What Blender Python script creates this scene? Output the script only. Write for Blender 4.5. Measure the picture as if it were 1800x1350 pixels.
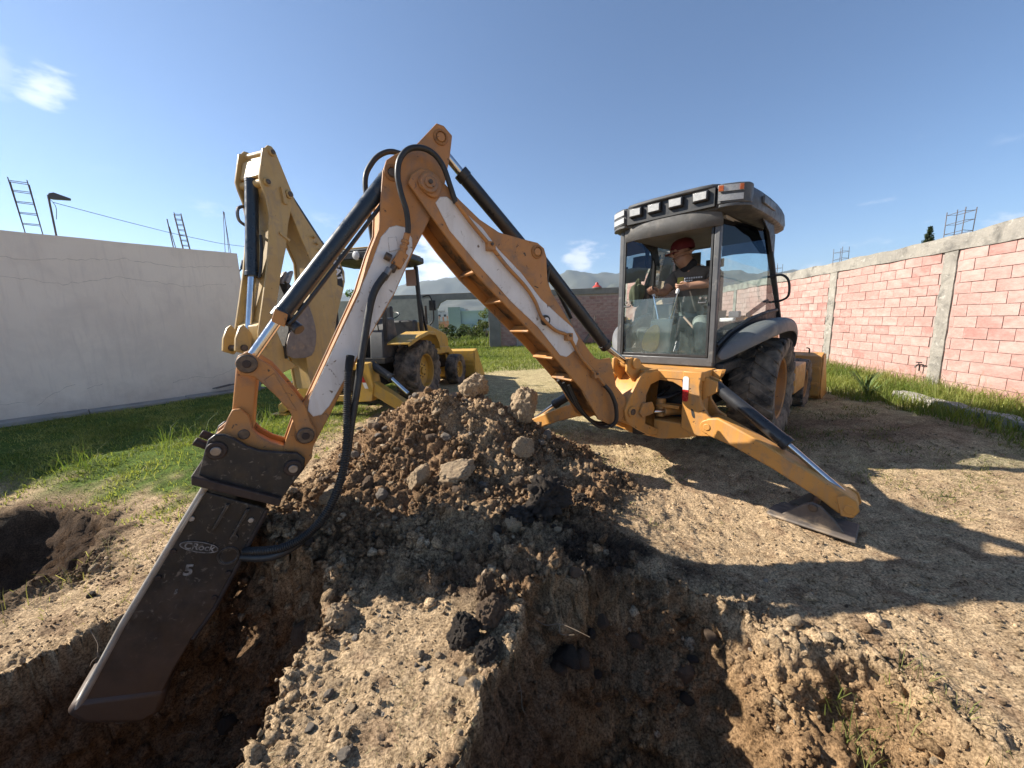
import bpy, bmesh, math, random
import numpy as np
from mathutils import Vector, Matrix
R = math.radians
for o in list(bpy.data.objects): bpy.data.objects.remove(o)
scn = bpy.context.scene
COL = scn.collection

# ------------------------------------------------------------------ camera
cd = bpy.data.cameras.new('camera'); cam = bpy.data.objects.new('camera', cd); COL.objects.link(cam)
PITCH, ROLL = R(-9.5), R(1.9)
Fv = Vector((0, math.cos(PITCH), math.sin(PITCH))); Xv = Vector((1, 0, 0)); Uv = Xv.cross(Fv)
X2 = Xv * math.cos(ROLL) - Uv * math.sin(ROLL); U2 = Uv * math.cos(ROLL) + Xv * math.sin(ROLL)
M = Matrix((X2, U2, -Fv)).transposed().to_4x4(); M.translation = (0, 0, 1.65)
cam.matrix_world = M
cd.sensor_width = 36; cd.lens = 662 / 1800 * 36; cd.clip_start = 0.05; cd.clip_end = 20000
scn.camera = cam

# ------------------------------------------------------------------ sun + sky
SUN_EL = 35.0
sd = Vector((0.985, -0.168, 0)).normalized()            # way the shadows fall on the ground
sun_dir = Vector((sd.x * math.cos(R(SUN_EL)), sd.y * math.cos(R(SUN_EL)), -math.sin(R(SUN_EL))))
sl = bpy.data.lights.new('sun', 'SUN'); sl.energy = 5.0; sl.angle = R(0.5); sl.color = (1.0, 0.93, 0.82)
so = bpy.data.objects.new('sun', sl); COL.objects.link(so)
so.rotation_euler = sun_dir.to_track_quat('-Z', 'Y').to_euler(); so.location = (-12, 3, 10)

w = bpy.data.worlds.new('World'); scn.world = w; w.use_nodes = True
nt = w.node_tree; nt.nodes.clear()
def N(t, **k):
    n = nt.nodes.new(t)
    for a, b in k.items(): setattr(n, a, b)
    return n
out = N('ShaderNodeOutputWorld'); bg = N('ShaderNodeBackground'); bg.inputs[1].default_value = 0.072
sky = N('ShaderNodeTexSky'); sky.sky_type = 'NISHITA'; sky.sun_disc = False
sky.sun_elevation = R(SUN_EL); sky.sun_rotation = math.atan2(-sd.x, -sd.y)
sky.altitude = 2600; sky.air_density = 1.25; sky.dust_density = 1.0; sky.ozone_density = 4.5
tc = N('ShaderNodeTexCoord'); L = nt.links.new
def math_(op, a, b=None, clamp=False):
    n = N('ShaderNodeMath', operation=op); n.use_clamp = clamp
    for i, q in enumerate((a, b)):
        if q is None: continue
        if isinstance(q, (int, float)): n.inputs[i].default_value = q
        else: L(q, n.inputs[i])
    return n.outputs[0]
def mrange(v, a, b, c=0, d=1):
    n = N('ShaderNodeMapRange', interpolation_type='SMOOTHSTEP'); L(v, n.inputs[0])
    for i, q in enumerate((a, b, c, d)): n.inputs[i + 1].default_value = q
    return n.outputs[0]
sep = N('ShaderNodeSeparateXYZ'); L(tc.outputs['Generated'], sep.inputs[0])
mp = N('ShaderNodeMapping'); mp.inputs['Scale'].default_value = (1, 1, 2.6); L(tc.outputs['Generated'], mp.inputs[0])
nz = N('ShaderNodeTexNoise'); nz.inputs['Scale'].default_value = 7.5; nz.inputs['Detail'].default_value = 9; nz.inputs['Roughness'].default_value = .58
L(mp.outputs[0], nz.inputs[0])
low = math_('MULTIPLY', mrange(sep.outputs[2], .005, .05), mrange(sep.outputs[2], .30, .10))
cl = math_('MULTIPLY', mrange(nz.outputs[0], .585, .76), low)
def blob(dv, r0, r1):                       # one separate cloud at a direction of the sky
    dv = Vector(dv).normalized()
    dt = N('ShaderNodeVectorMath', operation='DISTANCE'); L(tc.outputs['Generated'], dt.inputs[0]); dt.inputs[1].default_value = dv
    n2 = N('ShaderNodeTexNoise'); n2.inputs['Scale'].default_value = 22; n2.inputs['Detail'].default_value = 8; L(mp.outputs[0], n2.inputs[0])
    f = math_('SUBTRACT', dt.outputs['Value'], math_('MULTIPLY', math_('SUBTRACT', n2.outputs[0], .5), r1 * 2.2))
    return mrange(f, r1, r0)
cl = math_('MAXIMUM', cl, math_('MULTIPLY', blob((-.687, .629, .364), .003, .036), .62))
cl = math_('MAXIMUM', cl, math_('MULTIPLY', blob((-.715, .60, .375), .004, .036), .22))
cl = math_('MAXIMUM', cl, math_('MULTIPLY', blob((.18, .972, .150), .005, .045), .7))
cl = math_('MAXIMUM', cl, math_('MULTIPLY', blob((-.175, .975, .12), .01, .115), .95))
mx = N('ShaderNodeMix', data_type='RGBA'); L(math_('MULTIPLY', cl, .85), mx.inputs['Factor']); L(sky.outputs[0], mx.inputs['A']); mx.inputs['B'].default_value = (8.6, 8.6, 8.9, 1)
L(mx.outputs['Result'], bg.inputs[0]); L(bg.outputs[0], out.inputs[0])

vs = scn.view_settings; vs.view_transform = 'Standard'; vs.look = 'None'; vs.gamma = 1; vs.exposure = 1.18; vs.use_curve_mapping = False
scn.render.engine = 'CYCLES'
try:
    scn.cycles.max_bounces = 8; scn.cycles.transparent_max_bounces = 16; scn.cycles.volume_bounces = 0
except Exception: pass

# ------------------------------------------------------------------ helpers
def link(o, parent=None):
    COL.objects.link(o)
    if parent: o.parent = parent
    return o
def tag(o, label=None, cat=None, group=None, kind=None):
    for k, v in (('label', label), ('category', cat), ('group', group), ('kind', kind)):
        if v: o[k] = v
    return o
def empty(name, loc=(0, 0, 0), rz=0, **k):
    o = bpy.data.objects.new(name, None); o.location = loc; o.rotation_euler = (0, 0, rz); o.empty_display_size = .2
    return tag(link(o), **k)
def mesh_obj(name, me, m=None, parent=None, bevel=0, smooth=True):
    if m: me.materials.append(m)
    if smooth and len(me.polygons):
        me.polygons.foreach_set('use_smooth', np.ones(len(me.polygons), bool)); me.set_sharp_from_angle(angle=R(38))
    o = link(bpy.data.objects.new(name, me), parent)
    if bevel:
        b = o.modifiers.new('bevel', 'BEVEL'); b.width = bevel; b.segments = 2; b.limit_method = 'ANGLE'; b.angle_limit = R(40)
    return o
ID3 = lambda a, b, c: (a, b, c)
def spline(pts, k=8):
    P = [Vector(p) for p in pts]
    if len(P) < 3: return P
    o = []
    for i in range(len(P) - 1):
        p0 = P[max(i - 1, 0)]; p1 = P[i]; p2 = P[i + 1]; p3 = P[min(i + 2, len(P) - 1)]
        for j in range(k):
            t = j / k
            o.append(.5 * ((2 * p1) + (p2 - p0) * t + (2 * p0 - 5 * p1 + 4 * p2 - p3) * t * t + (3 * p1 - p0 - 3 * p2 + p3) * t ** 3))
    o.append(P[-1]); return o
class MB:
    def __init__(s): s.v = []; s.f = []
    def add(s, v, f):
        n = len(s.v); s.v += [tuple(q) for q in v]; s.f += [tuple(i + n for i in g) for g in f]; return s
    def prism(s, pts, w0, w1, fn=ID3):
        n = len(pts); v = [fn(a, b, w0) for a, b in pts] + [fn(a, b, w1) for a, b in pts]
        return s.add(v, [tuple(range(n))[::-1], tuple(range(n, 2 * n))] + [(i, (i + 1) % n, n + (i + 1) % n, n + i) for i in range(n)])
    def hexa(s, q):
        return s.add(q, [(0, 3, 2, 1), (4, 5, 6, 7), (0, 1, 5, 4), (1, 2, 6, 5), (2, 3, 7, 6), (3, 0, 4, 7)])
    def box(s, x0, x1, y0, y1, z0, z1, fn=ID3):
        return s.hexa([fn(*p) for p in ((x0, y0, z0), (x1, y0, z0), (x1, y1, z0), (x0, y1, z0), (x0, y0, z1), (x1, y0, z1), (x1, y1, z1), (x0, y1, z1))])
    def bar(s, p0, p1, a, b=None, up=(0, 0, 1)):          # rectangular bar
        b = b or a; p0 = Vector(p0); p1 = Vector(p1); d = (p1 - p0).normalized(); x = d.cross(Vector(up))
        if x.length < 1e-3: x = d.cross(Vector((1, 0, 0)))
        x.normalize(); y = x.cross(d); q = []
        for p in (p0, p1):
            for i, j in ((-1, -1), (1, -1), (1, 1), (-1, 1)): q.append(p + x * i * a / 2 + y * j * b / 2)
        return s.hexa(q)
    def cyl(s, p0, p1, r0, r1=None, n=20):
        return s.tube([p0, p1], r0, n=n, r_end=r1, raw=True)
    def tube(s, pts, r, n=10, r_end=None, raw=False, rf=None):
        P = [Vector(p) for p in pts] if raw else spline(pts)
        m = len(P); t = (P[1] - P[0]).normalized(); x = t.cross(Vector((0, 0, 1)))
        if x.length < 1e-3: x = t.cross(Vector((1, 0, 0)))
        x.normalize(); v = []
        for i, p in enumerate(P):
            t = (P[min(i + 1, m - 1)] - P[max(i - 1, 0)]).normalized(); x = (x - t * x.dot(t)).normalized(); y = t.cross(x)
            rr = r if r_end is None else r + (r_end - r) * i / (m - 1)
            if rf: rr *= rf(i)
            for k in range(n):
                a = 2 * math.pi * k / n; v.append(p + x * math.cos(a) * rr + y * math.sin(a) * rr)
        f = [(i * n + k, i * n + (k + 1) % n, (i + 1) * n + (k + 1) % n, (i + 1) * n + k) for i in range(m - 1) for k in range(n)]
        f += [tuple(range(n))[::-1], tuple(range((m - 1) * n, m * n))]
        return s.add(v, f)
    def lathe(s, prof, c, ax, n=48):                      # prof: (radius, offset along axis)
        ax = Vector(ax).normalized(); x = ax.cross(Vector((0, 0, 1)))
        if x.length < 1e-3: x = Vector((1, 0, 0))
        x.normalize(); y = ax.cross(x); c = Vector(c); v = []; m = len(prof)
        for r, a in prof:
            for k in range(n):
                t = 2 * math.pi * k / n; v.append(c + ax * a + (x * math.cos(t) + y * math.sin(t)) * r)
        f = [(i * n + k, i * n + (k + 1) % n, (i + 1) * n + (k + 1) % n, (i + 1) * n + k) for i in range(m - 1) for k in range(n)]
        return s.add(v, f)
    def build(s, name, m, parent=None, bevel=0, smooth=True, recalc=True):
        me = bpy.data.meshes.new(name); me.from_pydata(s.v, [], s.f)
        if recalc:
            bm = bmesh.new(); bm.from_mesh(me); bmesh.ops.recalc_face_normals(bm, faces=bm.faces); bm.to_mesh(me); bm.free()
        return mesh_obj(name, me, m, parent, bevel, smooth)
def inset(pts, d):
    n = len(pts); A = sum(pts[i][0] * pts[(i + 1) % n][1] - pts[(i + 1) % n][0] * pts[i][1] for i in range(n)); sg = 1 if A > 0 else -1
    o = []
    for i in range(n):
        a = Vector(pts[i - 1]); b = Vector(pts[i]); c = Vector(pts[(i + 1) % n])
        e1 = (b - a).normalized(); e2 = (c - b).normalized()
        n1 = Vector((-e1.y, e1.x)) * sg; n2 = Vector((-e2.y, e2.x)) * sg
        k = (n1 + n2); k.normalize(); q = max(k.dot(n1), .5); p = b + k * d / q; o.append((p.x, p.y))
    return o
def rounded(pts, k=2):                                    # chaikin smoothing
    for _ in range(k):
        o = []
        for i in range(len(pts)):
            a, b = pts[i], pts[(i + 1) % len(pts)]
            o += [(a[0] * .75 + b[0] * .25, a[1] * .75 + b[1] * .25), (a[0] * .25 + b[0] * .75, a[1] * .25 + b[1] * .75)]
        pts = o
    return pts
def text_obj(txt, m, parent, mat4, size, name='lettering', bold=.004):
    c = bpy.data.curves.new('t', 'FONT'); c.body = txt; c.size = size; c.extrude = .0015; c.offset = bold; c.align_x = 'CENTER'; c.align_y = 'CENTER'
    t = bpy.data.objects.new('t', c); COL.objects.link(t)
    me = bpy.data.meshes.new_from_object(t.evaluated_get(bpy.context.evaluated_depsgraph_get()))
    bpy.data.objects.remove(t); me.transform(mat4); me.materials.clear()
    return mesh_obj(name, me, m, parent, smooth=False)

# ------------------------------------------------------------------ numpy noise
_rs = np.random.RandomState(7); _perm = np.tile(_rs.permutation(512), 3)
_g = _rs.normal(size=(512, 3)); _g /= np.linalg.norm(_g, axis=1)[:, None]
def pn(x, y, z):
    x = np.asarray(x, float); y = np.asarray(y, float) + 0 * x; z = np.asarray(z, float) + 0 * x
    xi = np.floor(x).astype(int); yi = np.floor(y).astype(int); zi = np.floor(z).astype(int)
    xf = x - xi; yf = y - yi; zf = z - zi; xi &= 511; yi &= 511; zi &= 511
    u = xf ** 3 * (xf * (xf * 6 - 15) + 10); v = yf ** 3 * (yf * (yf * 6 - 15) + 10); q = zf ** 3 * (zf * (zf * 6 - 15) + 10)
    r = 0
    for a in (0, 1):
        for b in (0, 1):
            for c in (0, 1):
                h = _perm[_perm[_perm[xi + a] + yi + b] + zi + c]; gg = _g[h]
                dt = gg[..., 0] * (xf - a) + gg[..., 1] * (yf - b) + gg[..., 2] * (zf - c)
                r = r + (u if a else 1 - u) * (v if b else 1 - v) * (q if c else 1 - q) * dt
    return r * 1.6
def fbm(x, y, z, o=4, g=.5):
    r = 0; a = 1
    for i in range(o):
        r = r + a * pn(x + 17.3 * i, y - 9.1 * i, z + 3.7 * i); a *= g; x = x * 2.03; y = y * 2.03; z = z * 2.03
    return r
def billow(x, y, z, o=3, g=.5):
    r = 0; a = 1
    for i in range(o):
        r = r + a * (np.abs(pn(x + 31.7 * i, y + 5.1 * i, z - 8.7 * i)) * 2.2 - .55); a *= g; x = x * 2.1; y = y * 2.1; z = z * 2.1
    return r
def cells(x, y, z):
    """cellular noise: edge distance F2-F1 and a random value per cell"""
    xi = np.floor(x).astype(int); yi = np.floor(y).astype(int); zi = np.floor(z).astype(int)
    f1 = np.full(x.shape, 9.0); f2 = np.full(x.shape, 9.0); rid = np.zeros(x.shape)
    for a in (-1, 0, 1):
        for b in (-1, 0, 1):
            for c in (-1, 0, 1):
                h = _perm[_perm[_perm[(xi + a) & 511] + ((yi + b) & 511)] + ((zi + c) & 511)]
                d = np.sqrt((xi + a + .5 + .45 * _g[h, 0] - x) ** 2 + (yi + b + .5 + .45 * _g[h, 1] - y) ** 2 + (zi + c + .5 + .45 * _g[h, 2] - z) ** 2)
                m = d < f1; f2 = np.where(m, f1, np.minimum(f2, d)); rid = np.where(m, h / 511.0, rid); f1 = np.where(m, d, f1)
    return f2 - f1, rid
def sstep(a, b, x):
    t = np.clip((x - a) / (b - a), 0, 1); return t * t * (3 - 2 * t)

# ------------------------------------------------------------------ materials
def newmat(name):
    m = bpy.data.materials.new(name); m.use_nodes = True; t = m.node_tree; t.nodes.clear()
    o = t.nodes.new('ShaderNodeOutputMaterial'); p = t.nodes.new('ShaderNodeBsdfPrincipled'); t.links.new(p.outputs[0], o.inputs[0])
    return m, t, p, o
def tnoise(t, scale, detail=6, rough=.6, vec=None, dist=0):
    n = t.nodes.new('ShaderNodeTexNoise'); n.inputs['Scale'].default_value = scale; n.inputs['Detail'].default_value = detail
    n.inputs['Roughness'].default_value = rough; n.inputs['Distortion'].default_value = dist
    t.links.new(vec, n.inputs['Vector']); return n.outputs[0]
def tramp(t, v, stops):
    n = t.nodes.new('ShaderNodeValToRGB'); e = n.color_ramp.elements
    while len(e) < len(stops): e.new(.5)
    for q, (p, c) in zip(e, stops): q.position = p; q.color = (*c, 1) if len(c) == 3 else c
    t.links.new(v, n.inputs[0]); return n.outputs[0]
def tmix(t, f, a, b, mode='MIX'):
    n = t.nodes.new('ShaderNodeMix'); n.data_type = 'RGBA'; n.blend_type = mode
    for k, q in (('Factor', f), ('A', a), ('B', b)):
        s = n.inputs[k] if k == 'Factor' else [i for i in n.inputs if i.name == k and i.type == 'RGBA'][0]
        if isinstance(q, (int, float)): s.default_value = q
        elif isinstance(q, tuple): s.default_value = (*q, 1)
        else: t.links.new(q, s)
    return [i for i in n.outputs if i.type == 'RGBA'][0]
def tbump(t, p, h, strength, dist=.01):
    b = t.nodes.new('ShaderNodeBump'); b.inputs['Strength'].default_value = strength; b.inputs['Distance'].default_value = dist
    t.links.new(h, b.inputs['Height']); t.links.new(b.outputs[0], p.inputs['Normal'])
def mat(name, c1, c2=None, scale=4, rough=.55, metal=0, bump=.15, bscale=60, dirt=None, dthr=(.56, .66), dscale=7, dist=.004, spots=None, spot_thr=(.66, .70), spot_scale=28, coord='Object', rvar=.15, edge=None, er=.010, streak=None):
    m, t, p, o = newmat(name); tcn = t.nodes.new('ShaderNodeTexCoord'); vec = tcn.outputs[coord]
    c2 = c2 or tuple(q * .8 for q in c1)
    col = tramp(t, tnoise(t, scale, 8, .6, vec), [(.32, c1), (.68, c2)])
    if dirt: col = tmix(t, tramp(t, tnoise(t, dscale, 10, .65, vec, .4), [(dthr[0], (0, 0, 0)), (dthr[1], (1, 1, 1))]), col, dirt)
    if spots: col = tmix(t, tramp(t, tnoise(t, spot_scale, 4, .6, vec, .8), [(spot_thr[0], (0, 0, 0)), (spot_thr[1], (1, 1, 1))]), col, spots)
    if streak:
        mpn = t.nodes.new('ShaderNodeMapping'); mpn.inputs['Scale'].default_value = (1, 1, .12); t.links.new(vec, mpn.inputs[0])
        col = tmix(t, tramp(t, tnoise(t, 9, 9, .7, mpn.outputs[0], .3), [(.50, (0, 0, 0)), (.72, (.75, .75, .75))]), col, streak)
    if edge:                                   # paint rubbed off along the edges
        bv = t.nodes.new('ShaderNodeBevel'); bv.samples = 4; bv.inputs[0].default_value = er; ge = t.nodes.new('ShaderNodeNewGeometry'); dp = t.nodes.new('ShaderNodeVectorMath'); dp.operation = 'DOT_PRODUCT'
        t.links.new(bv.outputs[0], dp.inputs[0]); t.links.new(ge.outputs['Normal'], dp.inputs[1])
        ed = t.nodes.new('ShaderNodeMath'); ed.operation = 'MULTIPLY_ADD'; t.links.new(dp.outputs['Value'], ed.inputs[0]); ed.inputs[1].default_value = -6; ed.inputs[2].default_value = 6
        em = t.nodes.new('ShaderNodeMath'); em.operation = 'MULTIPLY'; em.use_clamp = True; t.links.new(ed.outputs[0], em.inputs[0])
        t.links.new(tramp(t, tnoise(t, 16, 8, .7, vec), [(.42, (0, 0, 0)), (.60, (1, 1, 1))]), em.inputs[1]); col = tmix(t, em.outputs[0], col, edge)
    t.links.new(col, p.inputs['Base Color']); p.inputs['Metallic'].default_value = metal
    rr = t.nodes.new('ShaderNodeMapRange'); t.links.new(tnoise(t, scale * 3, 5, .6, vec), rr.inputs[0]); rr.inputs[1].default_value = .3; rr.inputs[2].default_value = .7
    rr.inputs[3].default_value = max(rough - rvar, .05); rr.inputs[4].default_value = min(rough + rvar, 1); t.links.new(rr.outputs[0], p.inputs['Roughness'])
    if bump: tbump(t, p, tnoise(t, bscale, 8, .65, vec), bump, dist)
    return m
DUST = (.33, .25, .17)
M_orange = mat('orange_paint', (.46, .21, .06), (.39, .172, .047), 3, .5, 0, .08, 90, dirt=(.22, .135, .08), dthr=(.50, .70), dscale=5, spots=(.045, .03, .022), spot_thr=(.645, .69), spot_scale=17, edge=(.07, .05, .04), streak=(.26, .15, .08))
M_orange2 = mat('orange_paint_stabilizer', (.56, .27, .065), (.49, .225, .05), 3, .5, 0, .08, 90, dirt=(.28, .18, .10), dthr=(.52, .72), dscale=6, spots=(.05, .035, .025), spot_thr=(.655, .70), spot_scale=18, edge=(.08, .055, .04), streak=(.33, .21, .12))
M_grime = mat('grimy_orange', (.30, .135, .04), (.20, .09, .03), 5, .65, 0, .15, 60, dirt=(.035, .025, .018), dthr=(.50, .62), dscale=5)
M_white = mat('white_boom_paint', (.72, .71, .70), (.60, .585, .57), 3, .5, 0, .06, 90, dirt=(.40, .35, .30), dthr=(.60, .78), dscale=6, spots=(.12, .08, .055), spot_thr=(.63, .69), spot_scale=14, edge=(.10, .07, .05), streak=(.52, .48, .44))
M_yellow = mat('tan_yellow_paint', (.50, .335, .125), (.43, .285, .105), 3, .5, 0, .08, 80, dirt=(.30, .22, .13), dthr=(.54, .72), dscale=5, spots=(.07, .045, .03), spot_thr=(.68, .72), spot_scale=20, edge=(.09, .065, .045), streak=(.33, .24, .13))
M_yellow2 = mat('yellow_body_paint', (.56, .335, .055), (.48, .28, .045), 3, .5, 0, .08, 80, dirt=(.30, .21, .11), dthr=(.54, .72), dscale=5, spots=(.07, .045, .03), spot_thr=(.68, .72), spot_scale=20, edge=(.09, .065, .045), streak=(.36, .24, .10))
M_black = mat('black_cylinder_paint', (.018, .019, .021), (.028, .028, .03), 4, .38, 0, .05, 90, dirt=(.10, .085, .07), dthr=(.60, .80), dscale=6)
M_navy = mat('dark_blue_cylinder_paint', (.012, .022, .035), (.02, .03, .045), 4, .35, 0, .05, 90, dirt=(.09, .08, .07), dthr=(.62, .80), dscale=6)
M_chrome = mat('chrome_rod', (.62, .62, .63), (.52, .52, .53), 9, .16, 1.0, .02, 60, rvar=.06)
M_steel = mat('worn_steel', (.30, .28, .26), (.16, .13, .11), 12, .45, .8, .2, 60)
M_pin = mat('greasy_pin_steel', (.07, .055, .045), (.15, .11, .08), 30, .5, .5, .3, 90)
M_rubber = mat('hose_rubber', (.014, .014, .015), (.022, .022, .022), 10, .5, 0, .1, 80, dirt=(.09, .075, .06), dthr=(.62, .78), dscale=14)
M_tyre = mat('tyre_rubber', (.022, .021, .021), (.035, .033, .031), 6, .75, 0, .3, 50, dirt=(.26, .205, .15), dthr=(.40, .66), dscale=5)
M_breaker = mat('breaker_black_steel', (.008, .008, .009), (.014, .013, .013), 6, .50, 0, .25, 50, dirt=(.050, .036, .028), dthr=(.58, .80), dscale=4, spots=(.17, .145, .12), spot_thr=(.60, .72), spot_scale=24, streak=(.034, .029, .025), edge=(.14, .12, .10), er=.014)
_t = M_breaker.node_tree; _p = [n for n in _t.nodes if n.type == 'BSDF_PRINCIPLED'][0]; _c = _p.inputs['Base Color'].links[0].from_socket   # mud caked on the lower half
_tc = _t.nodes.new('ShaderNodeTexCoord'); _sx = _t.nodes.new('ShaderNodeSeparateXYZ'); _t.links.new(_tc.outputs['Object'], _sx.inputs[0]); _a = _t.nodes.new('ShaderNodeMath'); _a.operation = 'MULTIPLY_ADD'; _t.links.new(tnoise(_t, 6, 8, .65, _tc.outputs['Object']), _a.inputs[0]); _a.inputs[1].default_value = -1.1; _t.links.new(_sx.outputs[2], _a.inputs[2])
_m = tramp(_t, _a.outputs[0], [(0, (1, 1, 1)), (1, (0, 0, 0))]); _mr = _t.nodes.new('ShaderNodeMapRange'); _t.links.new(_a.outputs[0], _mr.inputs[0]); _mr.inputs[1].default_value = -.95; _mr.inputs[2].default_value = -.35; _mr.inputs[3].default_value = .95; _mr.inputs[4].default_value = 0
_t.links.new(tmix(_t, _mr.outputs[0], _c, (.085, .056, .040)), _p.inputs['Base Color'])
M_rust = mat('rusty_steel_edge', (.050, .032, .026), (.030, .021, .018), 8, .65, .2, .4, 60, dirt=(.16, .12, .09), dthr=(.60, .78))
M_edge = mat('steel_and_lit_edge', (.42, .38, .33), (.28, .24, .20), 8, .5, .3, .3, 60)  # pale steel; its brightness also stands for sunlight on the breaker's left edge
M_grey = mat('grey_cab_plastic', (.062, .064, .067), (.048, .05, .052), 5, .55, 0, .12, 140, dirt=(.15, .135, .115), dthr=(.52, .78), dscale=4)
M_frame = mat('grey_cab_frame_paint', (.085, .086, .088), (.065, .066, .068), 5, .45, 0, .06, 90, dirt=(.28, .25, .21), dthr=(.58, .78))
M_dark = mat('dark_machinery', (.02, .019, .018), (.04, .035, .03), 9, .65, 0, .3, 40, dirt=(.10, .075, .05), dthr=(.55, .7))
M_trim = mat('black_trim', (.012, .012, .013), (.02, .02, .02), 6, .5, 0, .05, 90)
M_lens = mat('lamp_lens', (.62, .62, .60), (.48, .48, .47), 40, .18, 0, .4, 160, dist=.002)
M_redl = mat('red_lens', (.45, .02, .02), (.35, .015, .015), 20, .25, 0, .1, 90)
M_ambl = mat('amber_lens', (.55, .14, .03), (.45, .10, .02), 20, .25, 0, .1, 90)
M_wht = mat('white_reflector', (.72, .70, .68), (.6, .58, .56), 20, .35)
M_letter = mat('worn_white_lettering', (.36, .34, .32), (.05, .045, .042), 26, .7)
def glassmat(name, tint, refl=.07, dust=.06, dcol=(.5, .5, .46), fk=.9):
    m = bpy.data.materials.new(name); m.use_nodes = True; t = m.node_tree; t.nodes.clear()
    o = t.nodes.new('ShaderNodeOutputMaterial'); tr = t.nodes.new('ShaderNodeBsdfTransparent'); tr.inputs[0].default_value = (*tint, 1)
    gl = t.nodes.new('ShaderNodeBsdfGlossy'); gl.inputs['Roughness'].default_value = .03; gl.inputs[0].default_value = (1, 1, 1, 1)
    fr = t.nodes.new('ShaderNodeFresnel'); fr.inputs[0].default_value = 1.5
    ml = t.nodes.new('ShaderNodeMath'); ml.operation = 'MULTIPLY_ADD'; t.links.new(fr.outputs[0], ml.inputs[0]); ml.inputs[1].default_value = fk; ml.inputs[2].default_value = refl
    a = t.nodes.new('ShaderNodeMixShader'); t.links.new(ml.outputs[0], a.inputs[0]); t.links.new(tr.outputs[0], a.inputs[1]); t.links.new(gl.outputs[0], a.inputs[2])
    df = t.nodes.new('ShaderNodeBsdfDiffuse'); df.inputs[0].default_value = (*dcol, 1)
    tcn = t.nodes.new('ShaderNodeTexCoord')
    nv = tramp(t, tnoise(t, 5, 8, .65, tcn.outputs['Object']), [(.35, (dust * .4,) * 3), (.72, (dust * 2,) * 3)])
    b = t.nodes.new('ShaderNodeMixShader'); t.links.new(nv, b.inputs[0]); t.links.new(a.outputs[0], b.inputs[1]); t.links.new(df.outputs[0], b.inputs[2])
    t.links.new(b.outputs[0], o.inputs[0]); return m
M_glass = glassmat('dusty_green_glass', (.82, .93, .91), .04, .075, (.36, .47, .46))
M_glass2 = glassmat('side_glass', (.80, .90, .91), .04, .045, (.35, .42, .42))
M_tint = glassmat('dark_tinted_glass', (.035, .05, .075), .0, .015, (.1, .1, .12), .35)

# ------------------------------------------------------------------ terrain
P1R = [(-1.0, .5), (-1.06, 1.2), (-1.10, 1.55), (-1.03, 1.9), (-1.22, 2.16), (-1.5, 2.38), (-1.85, 2.46), (-2.3, 2.5), (-2.75, 2.36), (-3.05, 1.95), (-3.5, 1.5), (-3.6, .5)]
P1F = [(-1.30, .5), (-1.30, 1.3), (-1.28, 1.85), (-1.6, 2.2), (-2.1, 2.3), (-2.5, 2.2), (-2.75, 1.9), (-2.7, 1.3), (-2.6, .5)]
P2R = [(-.27, .5), (-.20, 1.16), (-.12, 1.49), (.06, 1.86), (.12, 2.14), (.7, 2.24), (1.22, 2.2), (1.5, 1.92), (1.95, 1.74), (2.05, 1.4), (2.15, 1.0), (2.2, .5)]
P2F = [(.02, .5), (.05, 1.3), (.20, 1.78), (.52, 1.98), (.80, 1.8), (.82, 1.4), (.72, 1.0), (.66, .5)]
P3R = [(-8, 3.95), (-6.1, 3.85), (-5.3, 4.0), (-4.5, 3.85), (-4.05, 3.35), (-3.8, 2.95), (-3.95, 2.55), (-5, 1.9), (-8, 1.9)]
P3F = [(-8, 3.3), (-6.1, 3.25), (-5.4, 3.35), (-4.9, 3.25), (-4.6, 3.05), (-4.45, 2.9), (-4.6, 2.75), (-5.2, 2.5), (-8, 2.4)]
def sdpoly(x, y, P):
    d = np.full(x.shape, 1e9); ins = np.zeros(x.shape, bool); n = len(P)
    for i in range(n):
        ax, ay = P[i]; bx, by = P[(i + 1) % n]; ex, ey = bx - ax, by - ay
        t = np.clip(((x - ax) * ex + (y - ay) * ey) / (ex * ex + ey * ey), 0, 1)
        d = np.minimum(d, np.hypot(x - ax - t * ex, y - ay - t * ey))
        c = ((ay > y) != (by > y)) & (x < (bx - ax) * (y - ay) / (by - ay + 1e-12) + ax); ins ^= c
    return np.where(ins, -d, d)
PITS = [(P1R, P1F, 1.15, .62), (P2R, P2F, 1.05, .80), (P3R, P3F, 1.1, .80)]
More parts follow.
